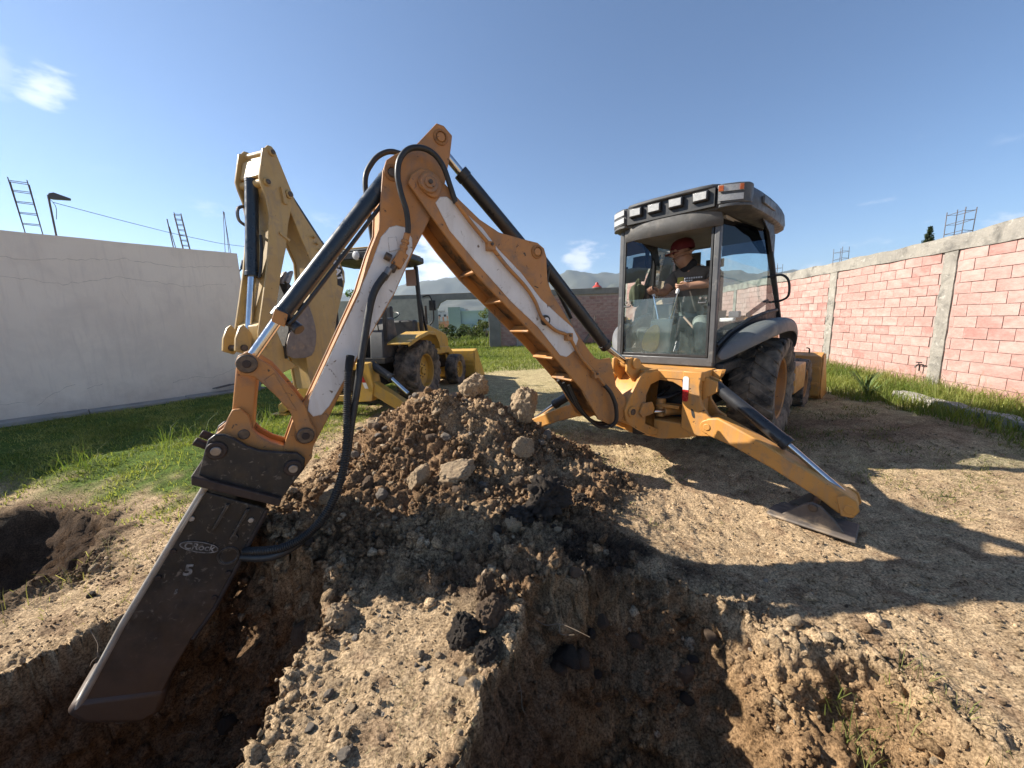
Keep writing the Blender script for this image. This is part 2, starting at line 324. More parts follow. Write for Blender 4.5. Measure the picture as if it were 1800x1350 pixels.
def terrain(x, y):
    """height, pile mask, pit-wall mask (0..1), distance outside the pits"""
    x = np.asarray(x, float); y = np.asarray(y, float)
    near = (np.abs(x) < 12) & (y < 14) & (y > -3)
    z = -.25 * sstep(4.9, 2.7, y) * sstep(.2, 1.8, x) - .33 * sstep(-1.7, -3.0, x) * sstep(5.2, 3.5, y)
    z = z + .022 * np.clip(x - 3, 0, 6) + .011 * np.clip(y - 6, 0, 30) * sstep(-14, -3, x)
    wx = x + .10 * pn(x * 2.1, y * 2.1, 1.5) + .03 * pn(x * 7, y * 7, 4.5); wy = y + .10 * pn(x * 2.1, y * 2.1, 8.5) + .03 * pn(x * 7, y * 7, 2.5)
    def cone(cx, cy, H, s, ex=1.0):
        r = np.hypot((wx - cx) / ex, wy - cy); q = H - s * (np.sqrt(r * r + .03) - .17); return q
    pile = np.maximum.reduce([cone(-.86, 3.95, .93, .78, 1.15), cone(-.40, 4.0, .86, .80), cone(.12, 4.15, .46, .60), cone(.30, 3.6, .26, .40, 1.3), cone(-1.42, 3.05, .42, .44, 1.25), cone(-1.35, 2.65, .20, .34, 1.2), cone(-.6, 2.95, .30, .34, 1.5), cone(-.2, 2.6, .14, .25, 1.7)]) + .06 * pn(x * 2.1, y * 2.1, 14.5)
    pile = .5 * (pile + np.sqrt(pile * pile + .0025))
    pm = sstep(.02, .09, pile); z = z + np.where(near, pile, 0)
    pit = np.zeros(x.shape); od = np.full(x.shape, 9.0)
    for Rm, Fl, dep, ex in PITS:
        a = sdpoly(wx, wy, Rm); b = sdpoly(wx, wy, Fl)
        t = np.clip(-a / (np.maximum(-a, 0) + np.maximum(b, 0) + 1e-6), 0, 1); t = np.where(a < 0, t, 0)
        pit = np.maximum(pit, sstep(0, .08, t)); z = z - dep * t ** ex; od = np.minimum(od, np.maximum(a, 0))
    pdx, pdy = 2.67, 3.12; pr = np.hypot(x - pdx, y - pdy); z = z + .035 * np.exp(-((pr - .36) / .07) ** 2) * (.6 + .8 * pn(x * 6, y * 6, 2)) * near
    # low spoil lip round the pits
    z = z + .05 * np.exp(-(od / .16) ** 2) * (1 - pit) * (pn(x * 3, y * 3, 11) * .9 + .35) * near
    return z, pm * near, pit, od
def axis(a, b, h, gl, gr, lo, hi):
    c = list(np.arange(a, b, h)); p = b; s = h
    while p < hi: c.append(p); s *= gr; p += s
    c.append(hi); l = []; p = a; s = h
    while p > lo: s *= gl; p -= s; l.append(max(p, lo))
    return np.array(sorted(set(l)) + c)
xs = axis(-3.7, 2.5, .0118, 1.05, 1.05, -4500, 4500)
ys1 = axis(.62, 2.8, .0100, 1.16, 1.0125, -4500, 7.5); st = ys1[-1] - ys1[-2]
e = []; p = ys1[-1]; s_ = max(st, .05)
while p < 4500: s_ *= 1.06; p += s_; e.append(min(p, 4500))
ys = np.concatenate([ys1, e])
GX, GY = np.meshgrid(xs, ys); GZ, PM, PIT, OD = terrain(GX, GY)
ny_, nx_ = GX.shape
def normals(P):
    du = np.gradient(P, axis=1); dv = np.gradient(P, axis=0); n = np.cross(du, dv); return n / (np.linalg.norm(n, axis=2, keepdims=True) + 1e-12)
P = np.dstack([GX, GY, GZ]); NR = normals(P)
NEAR = (GX > -9) & (GX < 10) & (GY > -1) & (GY < 10)
nm = NEAR
X, Y, Z = GX[nm], GY[nm], GZ[nm]; pm, pit, od = PM[nm], PIT[nm], OD[nm]
rim = np.exp(-(od / .20) ** 2) * (1 - pit); dis = np.clip(np.maximum.reduce([pm, pit * .9, rim * .8]), 0, 1)
lump = billow(X * 5.5, Y * 5.5, Z * 5.5, 4, .55); fine = billow(X * 26, Y * 26, Z * 26, 2, .5); soft = fbm(X * 1.3, Y * 1.3, 3.3, 3)
wall = fbm(X * 3.2, Y * 3.2, Z * 5.5, 4, .55) + .5 * billow(X * 9, Y * 9, Z * 6, 3, .5)
grit = fbm(X * 34, Y * 34, Z * 34, 2)
D = np.zeros(X.shape); am = (dis > .04) & (Y < 5.6)
e1, r1 = cells(X[am] * 10, Y[am] * 10, Z[am] * 10); e2, r2 = cells(X[am] * 25 + 3, Y[am] * 25, Z[am] * 25)
cl1 = np.zeros(X.shape); cl2 = np.zeros(X.shape); cl1[am] = sstep(0, .45, e1) * (.35 + r1 * 1.1) - .45; cl2[am] = sstep(0, .5, e2) * (.35 + r2 * 1.1) - .45
pch = sstep(-.25, .3, fbm(X * 1.7, Y * 1.7, 31.0, 3)); cl1 = cl1 * (1 - .7 * pm * (1 - pch))
D = D + cl1 * (.034 * pm + .020 * rim + .020 * pit) + cl2 * (.016 * pm + .013 * rim + .012 * pit)
D = D + (soft * .018 + .011 * fbm(X * 6, Y * 6, 4.4, 4, .6) + .006 * np.minimum(0, pn(X * 11, Y * 11, 6.6) + .15) * 2) * (1 - pit) + lump * (.008 + .030 * pm + .018 * rim) + fine * (.0042 + .008 * dis) + pn(X * 58, Y * 58, Z * 58) * .0034 + wall * pit * .048 + grit * (.0042 + .003 * dis)
ledge = np.sin((Z + .06 * pn(X * 2, Y * 2, 5)) * 17 + 2 * pn(X * 1.7, Y * 1.7, 9)) * .018 * pit
D = D + ledge
fade = sstep(9.8, 8.0, np.maximum(np.abs(X), Y))
P[nm] += NR[nm] * (D * fade)[:, None]
# --- soil colours (what the ground is made of, with shade painted in at far left)
dryc = np.array((.47, .345, .215)); pilec = np.array((.265, .17, .098)); ochre = np.array((.43, .275, .14)); moist = np.array((.045, .032, .023)); straw = np.array((.42, .355, .195)); green = np.array((.085, .135, .022)); brownd = np.array((.15, .095, .06))
C = np.zeros((ny_, nx_, 3)); C[:] = dryc
def lay(c, m):
    global C
    m = np.clip(m, 0, 1)[..., None]; C = C * (1 - m) + np.asarray(c) * m
nA = fbm(GX * .9, GY * .9, 2.2, 4); nB = fbm(GX * 3.3, GY * 3.3, 7.7, 4)
lay(straw, sstep(3.6, 6.0, GY + nA) * sstep(-2.6, -1.0, GX + .5 * nB) * .85)
lay(brownd * 1.2, sstep(.7, 0, np.abs(np.hypot((GX - 4.6) / 2.2, (GY - 5.0) / 1.0) - .3)) * (.6 + nB * .5) * sstep(2.6, 3.6, GX))
grL = sstep(-2.6, -3.6, GX - .55 * (GY - 4.4) * 0 + .5 * nB) * sstep(3.8, 4.5, GY + .35 * nB + .10 * (GX + 4))
lay(brownd * 1.5, sstep(.15, .55, fbm(GX * 4.1, GY * 4.1, 41.0, 4)) * .55 * (GY < 7))
lay(green, grL)
lay(green * 1.25 + np.array((.02, .01, 0)), sstep(11, 15, GY + 2 * nA) * .92)
lay(green * 1.1, sstep(5.6, 6.6, GX - .12 * GY + .5 * nB) * sstep(4.4, 5.2, GY))
lay((.10, .12, .05), sstep(30, 120, np.hypot(GX, GY)))
lay(pilec, PM)
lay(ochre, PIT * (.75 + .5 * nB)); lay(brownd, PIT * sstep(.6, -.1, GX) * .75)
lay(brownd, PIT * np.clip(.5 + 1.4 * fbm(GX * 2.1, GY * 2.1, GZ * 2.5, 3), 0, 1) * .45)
lay(brownd * .55, sstep(.35, .0, OD) * sstep(-3.3, -3.8, GX) * .9)  # dark earth round the far-left pit, deepened by wall shade painted into its colour
lay(brownd * .5, PIT * sstep(-3.4, -3.9, GX))  # the same painted shade inside the far-left pit
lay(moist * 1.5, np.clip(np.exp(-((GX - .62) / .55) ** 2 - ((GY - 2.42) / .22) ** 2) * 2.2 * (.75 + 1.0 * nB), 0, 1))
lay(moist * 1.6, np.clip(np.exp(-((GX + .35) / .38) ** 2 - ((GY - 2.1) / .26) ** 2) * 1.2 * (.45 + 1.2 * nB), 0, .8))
lay(pilec * .75, sstep(.12, .55, fbm(GX * 2.6, GY * 2.6, 5.5, 4)) * PM * .8)
lay(dryc * 1.1, sstep(.1, .5, fbm(GX * 1.9, GY * 1.9, 15.5, 4)) * PM * .45)
me = bpy.data.meshes.new('ground'); nv = nx_ * ny_
idx = np.arange(nv).reshape(ny_, nx_); q = np.stack([idx[:-1, :-1], idx[:-1, 1:], idx[1:, 1:], idx[1:, :-1]], -1).reshape(-1, 4)
def fast_mesh(me, co, faces, cols=None):
    k = faces.shape[1]; nf = len(faces)
    me.vertices.add(len(co)); me.vertices.foreach_set('co', np.ascontiguousarray(co, np.float32).ravel())
    me.loops.add(nf * k); me.loops.foreach_set('vertex_index', np.ascontiguousarray(faces, np.int32).ravel())
    me.polygons.add(nf); me.polygons.foreach_set('loop_start', np.arange(0, nf * k, k, dtype=np.int32)); me.polygons.foreach_set('loop_total', np.full(nf, k, np.int32))
    me.update(calc_edges=True)
    if cols is not None:
        at = me.color_attributes.new('Col', 'FLOAT_COLOR', 'POINT'); at.data.foreach_set('color', np.hstack([cols, np.ones((len(cols), 1))]).astype(np.float32).ravel())
    return me
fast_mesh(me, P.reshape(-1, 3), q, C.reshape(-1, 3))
def soilmat(name, gain=1.0, bump=.95):
    m, t, p, o = newmat(name); a = t.nodes.new('ShaderNodeAttribute'); a.attribute_name = 'Col'; tcn = t.nodes.new('ShaderNodeTexCoord'); vec = tcn.outputs['Object']
    v1 = tramp(t, tnoise(t, 9, 10, .7, vec), [(.30, (.60, .57, .54)), (.70, (1.38, 1.38, 1.38))])
    v2 = tramp(t, tnoise(t, 75, 6, .7, vec), [(.38, (.42, .395, .37)), (.61, (1.50, 1.50, 1.48))])
    c = tmix(t, 1.0, tmix(t, 1.0, a.outputs['Color'], v1, 'MULTIPLY'), v2, 'MULTIPLY')
    t.links.new(c, p.inputs['Base Color']); p.inputs['Roughness'].default_value = .95; p.inputs['Specular IOR Level'].default_value = .15
    h = t.nodes.new('ShaderNodeMath'); h.operation = 'ADD'; t.links.new(tnoise(t, 48, 10, .75, vec), h.inputs[0]); t.links.new(tnoise(t, 170, 5, .7, vec), h.inputs[1])
    tbump(t, p, h.outputs[0], bump, .016); return m
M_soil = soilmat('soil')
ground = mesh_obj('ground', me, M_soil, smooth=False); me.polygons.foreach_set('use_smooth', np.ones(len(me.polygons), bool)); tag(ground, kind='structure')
def hgt(x, y):
    return float(terrain(np.array([x]), np.array([y]))[0][0])

# ------------------------------------------------------------------ far setting
M_mtn = mat('mountain_scrub', (.05, .06, .04), (.085, .085, .06), .004, .95, 0, 0, coord='Object')
def mountain(name, prof, y0, dep, seed):
    px = np.array([a for a, b in prof], float); pz = np.array([b for a, b in prof], float)
    xx = np.linspace(px[0], px[-1], 260); vv = np.linspace(0, 1, 34); GXm, V = np.meshgrid(xx, vv)
    ridge = np.interp(GXm, px, pz); sh = np.where(V < .7, sstep(0, .7, V) ** .9, 1 - .5 * sstep(.7, 1, V))
    Yy = y0 + dep * V; n = fbm(GXm / 420 + seed, V * 3.0 + seed, seed, 5)
    Zz = ridge * sh * (1 + .16 * n * (1 - np.abs(V - .7) * .6)) + 18 * fbm(GXm / 90, V * 9, seed + 3, 3) * sh
    i = np.arange(GXm.size).reshape(GXm.shape); f = np.stack([i[:-1, :-1], i[:-1, 1:], i[1:, 1:], i[1:, :-1]], -1).reshape(-1, 4)
    me = fast_mesh(bpy.data.meshes.new(name), np.stack([GXm, Yy, Zz - 6], -1).reshape(-1, 3), f)
    o = mesh_obj(name, me, M_mtn, smooth=False); me.polygons.foreach_set('use_smooth', np.ones(len(me.polygons), bool)); return tag(o, kind='structure')
mountain('hills', [(-3600, 150), (-2400, 210), (-1500, 240), (-854, 287), (-676, 322), (-411, 345), (-147, 371), (60, 330), (290, 306), (466, 352), (560, 330), (642, 318), (795, 330), (1100, 380), (1500, 350), (1900, 300), (2500, 330), (3600, 220)], 2250, 1050, 3.1)
mountain('hills', [(-3000, 60), (-1800, 90), (-900, 120), (-300, 150), (100, 120), (600, 170), (1000, 150), (1700, 190), (2600, 120)], 1500, 700, 9.7)

# ------------------------------------------------------------------ left plastered wall
M_plaster = mat('plaster_wall', (.86, .77, .66), (.79, .70, .60), .7, .9, 0, .25, 35, dirt=(.70, .62, .54), dthr=(.5, .8), dscale=1.3, dist=.01, streak=(.70, .62, .54))
M_conc = mat('rough_concrete', (.36, .335, .30), (.26, .245, .225), 3, .92, 0, .5, 25, dirt=(.18, .17, .16), dthr=(.55, .75), dscale=2.5, dist=.015)
M_rebar = mat('rebar', (.10, .08, .075), (.16, .12, .10), 20, .7, .4, .2, 80)
tl = Vector((.6247, .7809, 0)); nl = Vector((.7809, -.6247, 0)); AL = Vector((-9.93, 7.12, 0))
LW = lambda s, w, z: tuple(AL + tl * s + nl * w + Vector((0, 0, z)))
wl = empty('plastered_wall', tuple(AL), 0, label='tall plastered wall with hairline cracks beside the grass strip', cat='wall')
wl.location = (0, 0, 0)
b = MB()
ss = np.linspace(-9, 4.35, 60)
topz = [3.66 + .003 * math.sin(a * 1.7) + .003 * math.sin(a * 5.1) for a in ss]
for i in range(59):
    b.hexa([LW(ss[i], -.2, -.3), LW(ss[i + 1], -.2, -.3), LW(ss[i + 1], 0, -.3), LW(ss[i], 0, -.3), LW(ss[i], -.2, topz[i]), LW(ss[i + 1], -.2, topz[i + 1]), LW(ss[i + 1], 0, topz[i + 1]), LW(ss[i], 0, topz[i])])
_t = M_plaster.node_tree; _p = [n for n in _t.nodes if n.type == 'BSDF_PRINCIPLED'][0]; _c = _p.inputs['Base Color'].links[0].from_socket      # soil splashed on the foot of the wall
_tc = _t.nodes.new('ShaderNodeTexCoord'); _sx = _t.nodes.new('ShaderNodeSeparateXYZ'); _t.links.new(_tc.outputs['Object'], _sx.inputs[0]); _a = _t.nodes.new('ShaderNodeMath'); _a.operation = 'MULTIPLY_ADD'
_t.links.new(tnoise(_t, 2.2, 10, .7, _tc.outputs['Object']), _a.inputs[0]); _a.inputs[1].default_value = -1.5; _t.links.new(_sx.outputs[2], _a.inputs[2])
_mr = _t.nodes.new('ShaderNodeMapRange'); _t.links.new(_a.outputs[0], _mr.inputs[0]); _mr.inputs[1].default_value = -.85; _mr.inputs[2].default_value = -.15; _mr.inputs[3].default_value = .65; _mr.inputs[4].default_value = 0
_t.links.new(tmix(_t, _mr.outputs[0], _c, (.50, .42, .34)), _p.inputs['Base Color'])
wb = b.build('wall', M_plaster, wl, smooth=False)
M_crack = mat('crack_shadow', (.12, .11, .10), (.17, .155, .14), 10, .95)
rng = random.Random(3)
def crack(pts, wd=.0042):
    b = MB(); q = []
    for i in range(len(pts) - 1):
        (s0, z0), (s1, z1) = pts[i], pts[i + 1]; k = max(2, int(abs(s1 - s0) / .07) + 1)
        for j in range(k): t = j / k; q.append((s0 + (s1 - s0) * t + rng.uniform(-.015, .015), z0 + (z1 - z0) * t + rng.uniform(-.022, .022)))
    q.append(pts[-1])
    for (s0, z0), (s1, z1) in zip(q, q[1:]):
        h = wd * rng.uniform(.35, 1.0); b.box(s0, s1, .001, .004, 0, 1, lambda s, w, z, z0=z0, z1=z1, s0=s0, s1=s1, h=h: LW(s, w, (z0 if s == s0 else z1) + (z - .5) * h))
    b.build('crack', M_crack, wl, smooth=False)
for pts in ([(-.6, 3.2), (.9, 3.15), (2.2, 3.3), (3.0, 3.2), (4.2, 3.32)], [(.2, 2.85), (1.2, 2.7), (2.0, 2.9), (3.2, 2.75), (4.0, 2.85)], [(-.5, .42), (.35, .36)], [(.5, .28), (.75, .5), (1.05, .62)], [(1.2, .52), (1.45, .58)],
            [(2.6, .45), (3.1, .52), (3.4, .44), (3.9, .62), (4.3, .66)], [(2.0, 2.6), (2.1, 2.3)], [(1.0, 3.62), (1.02, 3.3)], [(-1.5, 2.9), (.1, 2.85)]): crack(pts)
kb = MB()
for i in range(7):
    s0 = -7 + i * 1.63; kb2 = MB().box(s0, s0 + 1.615, .002, .50, -.25, .075 + .008 * math.sin(i * 2.2), LW); kb2.build('footing_slab', M_conc, wl, bevel=.012)
rb = lambda o, p0, p1, r=.006: MB().tube([p0, p1], r, n=6, raw=True).build('bar', M_rebar, o)
def rebar_cage(label, bars, ties, r=.007, base=None, grp=None):
    o = empty('rebar_cage', base, 0, label=label, cat='rebar', group=grp)
    off = Vector(base)
    for a, c in bars: rb(o, Vector(a) - off, Vector(c) - off, r)
    for loop in ties: MB().tube([Vector(q) - off for q in loop], r * .75, n=5, raw=True).build('tie', M_rebar, o)
    return o
def lads(label, A, Bp, C_, D_, zs, w=-.1):
    (sa, za), (sb, zb), (sc, zc), (sd_, zd) = A, Bp, C_, D_
    bars = [(LW(sa, w, za), LW(sb, w, zb)), (LW(sc, w, zc), LW(sd_, w, zd))]
    bars += [(LW(sa + .02, w - .12, za - .05), LW(sb, w - .06, zb)), (LW(sc + .02, w - .12, zc - .05), LW(sd_, w - .06, zd))]
    ties = []
    for z in zs:
        f = (z - zb) / (za - zb); s0 = sb + (sa - sb) * f; s1 = sd_ + (sc - sd_) * f
        ties.append([LW(s0, w, z), LW(s1, w, z + .01), LW(s1, w - .1, z), LW(s0, w - .1, z), LW(s0, w, z)])
    return rebar_cage(label, bars, ties, .009, LW(sb, w, zb))
lads('wide rebar ladder leaning above the plastered wall beside the lamp pole', (.80, 4.68), (.86, 3.6), (1.03, 4.68), (1.08, 3.6), [3.85, 4.05, 4.25, 4.45, 4.62])
lads('narrow rebar cage with close ties on top of the plastered wall', (3.20, 4.5), (3.27, 3.6), (3.33, 4.5), (3.40, 3.6), [3.75, 3.87, 3.99, 4.11, 4.23, 4.35, 4.46])
o = empty('rebar_bundle', LW(3.08, -.1, 3.6), 0, label='short pair of rebar rods beside the narrow cage on the plastered wall', cat='rebar')
z0 = Vector(LW(3.08, -.1, 3.6))
rb(o, Vector(LW(3.05, -.1, 4.32)) - z0, Vector((0, 0, 0)), .012); rb(o, Vector(LW(3.07, -.1, 4.15)) - z0, Vector(LW(3.13, -.12, 3.6)) - z0, .008)
o = empty('rebar_bundle', LW(4.12, -.1, 3.6), 0, label='tall thin rebar rods standing at the end of the plastered wall', cat='rebar'); z0 = Vector(LW(4.12, -.1, 3.6))
for a, c, zt in ((4.21, 4.11, 4.72), (4.23, 4.20, 4.70), (4.22, 4.24, 4.70)): rb(o, Vector(LW(a, -.1, zt)) - z0, Vector(LW(c, -.1, 3.6)) - z0, .007)
lp = empty('street_lamp', LW(1.25, -.1, 3.6), 0, label='slim pole with a wedge shaped lamp head rising from the plastered wall', cat='lamp'); z0 = Vector(LW(1.25, -.1, 3.6))
MB().tube([Vector((0, 0, 0)), Vector(LW(1.26, -.1, 4.46)) - z0], .016, n=8, raw=True).build('pole', M_rebar, lp)
hd = MB().prism([(1.24, 4.40), (1.27, 4.49), (1.34, 4.52), (1.56, 4.45), (1.56, 4.42), (1.32, 4.39)], -.15, -.06, lambda s, z, w: tuple(Vector(LW(s, w, z)) - z0)); hd.build('lamp_head', M_frame, lp, bevel=.006)
MB().tube([Vector(LW(1.26, -.1, 4.40)) - z0, Vector(LW(1.33, -.1, 4.25)) - z0, Vector(LW(1.30, -.1, 4.0)) - z0], .005, n=5).build('cable', M_rubber, lp)
fl = empty('floodlight', LW(4.40, -.05, 3.3), 0, label='small black floodlight fixed to the end of the plastered wall', cat='floodlight'); z0 = Vector(LW(4.40, -.05, 3.3))
fn = lambda a, w, z: tuple(Vector(LW(a, w, z)) - z0)
MB().hexa([fn(4.40, -.12, 3.30), fn(4.46, -.12, 3.26), fn(4.46, .06, 3.26), fn(4.40, .06, 3.30), fn(4.46, -.12, 3.52), fn(4.52, -.12, 3.46), fn(4.52, .06, 3.46), fn(4.46, .06, 3.52)]).build('housing', M_trim, fl, bevel=.008)
MB().hexa([fn(4.475, -.10, 3.29), fn(4.49, -.10, 3.285), fn(4.49, .04, 3.285), fn(4.475, .04, 3.29), fn(4.52, -.10, 3.45), fn(4.535, -.10, 3.445), fn(4.535, .04, 3.445), fn(4.52, .04, 3.45)]).build('lens', M_lens, fl)
MB().bar(fn(4.35, -.05, 3.2), fn(4.43, -.05, 3.30), .03).build('bracket', M_trim, fl)
cb = MB().tube([LW(1.3, -.1, 4.33), LW(2.5, -.3, 4.15), LW(3.6, -.6, 4.05), LW(5.0, -1.0, 4.05), LW(9, -2, 4.4)], .006, n=5).build('cable', M_rubber); tag(cb, 'thin overhead cable running from the lamp pole across the sky', 'cable')
# weeds growing from the joint between wall and footing, and scrap boards
M_wood = mat('weathered_board', (.10, .085, .075), (.17, .14, .12), 9, .85, 0, .4, 40)
pb = empty('scrap_board_pile', LW(3.9, .25, .09), 0, label='heap of dark scrap boards lying on the wall footing', cat='boards'); z0 = Vector(LW(3.9, .25, .09))
for k in range(7):
    a = rng.uniform(-.6, .25); c = a + rng.uniform(.35, .8); MB().bar((tl * a + nl * rng.uniform(-.12, .15) + Vector((0, 0, .02 + .03 * k * .6))), (tl * c + nl * rng.uniform(-.1, .1) + Vector((0, 0, .05 + .03 * k * .8))), .07, .02).build('board', M_wood, pb)
bk = empty('bucket', LW(4.15, .62, .03), 0, label='small blue grey bucket with a wire handle near the wall end', cat='bucket')
MB().lathe([(.0, .0), (.10, 0), (.135, .28), (.142, .285), (.13, .28), (.095, .02), (0, .02)], (0, 0, 0), (0, 0, 1), 24).build('body', mat('bucket_plastic', (.16, .22, .28), (.2, .25, .3), 5, .6), bk)
MB().tube([(-.14, 0, .27), (-.12, 0, .40), (0, 0, .47), (.12, 0, .40), (.14, 0, .27)], .006, n=6).build('handle', M_steel, bk)
pl = MB().bar((-.3, 0, 0), (.1, .1, .85), .06, .03).build('plank', M_wood); pl.location = LW(4.5, .15, 0.05); tag(pl, 'dark plank leaning by the end of the plastered wall', 'plank')
# lower grey wall seen past the end of the plastered wall
b = MB().box(0, 9, 0, .2, -.3, 2.75); o = b.build('boundary_wall', M_conc); o.location = (-12.5, 17, 0); tag(o, 'low grey boundary wall behind the yellow backhoe, past the plastered wall', 'wall')

# ------------------------------------------------------------------ right block wall
def brickmat(name, c1, c2, c3, bump=.5):
    m, t, p, o = newmat(name); oi = t.nodes.new('ShaderNodeObjectInfo'); tcn = t.nodes.new('ShaderNodeTexCoord'); vec = tcn.outputs['Object']
    add = t.nodes.new('ShaderNodeVectorMath'); add.operation = 'ADD'; t.links.new(vec, add.inputs[0])
    sc = t.nodes.new('ShaderNodeVectorMath'); sc.operation = 'SCALE'; sc.inputs['Scale'].default_value = 1; t.links.new(oi.outputs['Location'], sc.inputs[0]); t.links.new(sc.outputs[0], add.inputs[1]); v = add.outputs[0]
    base = tramp(t, oi.outputs['Random'], [(.0, c1), (.45, c2), (.8, c1), (1.0, c3)])
    n1 = tramp(t, tnoise(t, 6, 9, .7, v), [(.3, (.80, .78, .77)), (.7, (1.18, 1.17, 1.16))]); n2 = tramp(t, tnoise(t, 60, 5, .7, v), [(.33, (.78, .78, .78)), (.66, (1.15, 1.15, 1.15))])
    c = tmix(t, 1.0, tmix(t, 1.0, base, n1, 'MULTIPLY'), n2, 'MULTIPLY')
    pale = tramp(t, tnoise(t, 1.1, 7, .6, v), [(.46, (0, 0, 0)), (.70, (.5, .5, .5))]); c = tmix(t, pale, c, (.54, .41, .365))
    t.links.new(c, p.inputs['Base Color']); p.inputs['Roughness'].default_value = .93; p.inputs['Specular IOR Level'].default_value = .2
    tbump(t, p, tnoise(t, 85, 6, .75, v), bump, .006); return m
M_pink = brickmat('pink_concrete_block', (.41, .235, .205), (.45, .28, .245), (.36, .19, .165))
M_pinkd = brickmat('pink_block_far', (.33, .19, .17), (.30, .20, .185), (.27, .15, .13))
M_mortar = mat('mortar', (.37, .29, .255), (.28, .22, .195), 6, .95, 0, .4, 50)
tr_ = Vector((.1740, .9848, 0)); nr = Vector((-.9848, .1740, 0)); AR = Vector((8.16, 7.06, 0))     # nr points to the yard
RW = lambda s, w, z: tuple(AR + tr_ * s + nr * w + Vector((0, 0, z)))
M_conc2 = mat('stained_concrete', (.33, .30, .255), (.24, .22, .19), 2.2, .95, 0, .8, 22, dirt=(.13, .12, .105), dthr=(.50, .66), dscale=3.2, dist=.025, streak=(.20, .185, .16), spots=(.42, .39, .34), spot_thr=(.60, .68), spot_scale=9)
wr = empty('block_wall', tuple(AR), 0, label='pink concrete block wall with concrete columns and coping', cat='wall'); wr.location = (0, 0, 0)
TOPZ = 2.66
MB().box(-3.0, 15.0, -.15, -.012, -.3, TOPZ, RW).build('mortar_core', M_mortar, wr, smooth=False)
cols_s = [-3.13, .13, 3.40, 6.65, 9.9, 13.1]
rb_ = random.Random(11)
for cs in cols_s[1:]:
    b = MB(); zz = np.linspace(-.2, TOPZ, 15)
    for i in range(14):
        j = lambda k: .012 * math.sin(k * 12.9 + cs * 7) + .008 * math.sin(k * 31.1 + cs)
        a0, a1 = -.135 + j(zz[i]), -.135 + j(zz[i + 1]); c0, c1 = .135 + j(zz[i] + 5), .135 + j(zz[i + 1] + 5); d0, d1 = .022 + .5 * j(zz[i] + 9), .022 + .5 * j(zz[i + 1] + 9)
        b.hexa([RW(cs + a0, -.17, zz[i]), RW(cs + c0, -.17, zz[i]), RW(cs + c0, d0, zz[i]), RW(cs + a0, d0, zz[i]), RW(cs + a1, -.17, zz[i + 1]), RW(cs + c1, -.17, zz[i + 1]), RW(cs + c1, d1, zz[i + 1]), RW(cs + a1, d1, zz[i + 1])])
    b.build('column', M_conc2, wr, smooth=False)
b = MB(); sg = np.linspace(-3.0, 15, 73)
jt = [(.012 * math.sin(a * 3.1) + .012 * math.sin(a * 7.7), .01 * math.sin(a * 4.3 + 1), .012 * math.sin(a * 5.9 + 2)) for a in sg]
for i in range(72):
    (t0, w0, u0), (t1, w1, u1) = jt[i], jt[i + 1]
    b.hexa([RW(sg[i], -.18, TOPZ + .002), RW(sg[i + 1], -.18, TOPZ + .002), RW(sg[i + 1], .03 + w1, TOPZ + .002 + u1 * .6 - .01), RW(sg[i], .03 + w0, TOPZ + .002 + u0 * .6 - .01), RW(sg[i], -.18, TOPZ + .25 + t0 + .07 * max(0, .2 - sg[i])), RW(sg[i + 1], -.18, TOPZ + .25 + t1 + .07 * max(0, .2 - sg[i + 1])), RW(sg[i + 1], .025 + w1, TOPZ + .25 + t1 + .07 * max(0, .2 - sg[i + 1])), RW(sg[i], .025 + w0, TOPZ + .25 + t0 + .07 * max(0, .2 - sg[i]))])
b.build('coping', M_conc2, wr, smooth=False)
bm_cache = []
for k in range(8):                                   # a few block shapes shared by all blocks
    L_ = .40; b = MB(); j = lambda: rb_.uniform(-.004, .004)
    b.hexa([(-.5 + 0, -.014, -.5), (.5, -.014, -.5), (.5, j() * .6, -.5), (-.5, j() * .6, -.5), (-.5, -.014, .5), (.5, -.014, .5), (.5, j() * .6, .5), (-.5, j() * .6, .5)])
    mm = bpy.data.meshes.new('brick'); mm.from_pydata(b.v, [], b.f); mm.materials.append(M_pink); bm_cache.append(mm)
CH = .1985; far_blocks = MB(); nb = 0
ang = math.atan2(tr_.y, tr_.x)
for bay in range(5):
    s0 = cols_s[bay] + .145; s1 = cols_s[bay + 1] - .145
    if bay == 0: s0 = -1.75
    for c in range(13):
        zc = .08 + CH * (c + .5); x = s0 - (.21 if c % 2 else 0) * 1.0 + (.05 if bay else 0)
        while x < s1 - .02:
            a = max(x, s0); e_ = min(x + .412, s1); x += .412
            if e_ - a < .05: continue
            sz = (e_ - a) - .010; zz_ = zc + rb_.uniform(-.003, .003); wv = .004 + rb_.uniform(-.003, .005)
            if bay < 3:
                o = bpy.data.objects.new('brick', rb_.choice(bm_cache)); COL.objects.link(o); o.parent = wr
                o.location = RW((a + e_) / 2, wv, zz_); o.rotation_euler = (rb_.uniform(-.006, .006), rb_.uniform(-.008, .008), ang); o.scale = (sz, 1, CH - .011); nb += 1
            else:
                far_blocks.box(a + .007, e_ - .007, -.014, wv, zz_ - CH / 2 + .007, zz_ + CH / 2 - .007, RW)
tag(far_blocks.build('far_bricks', M_pink, wr, smooth=False, recalc=False), kind='stuff')
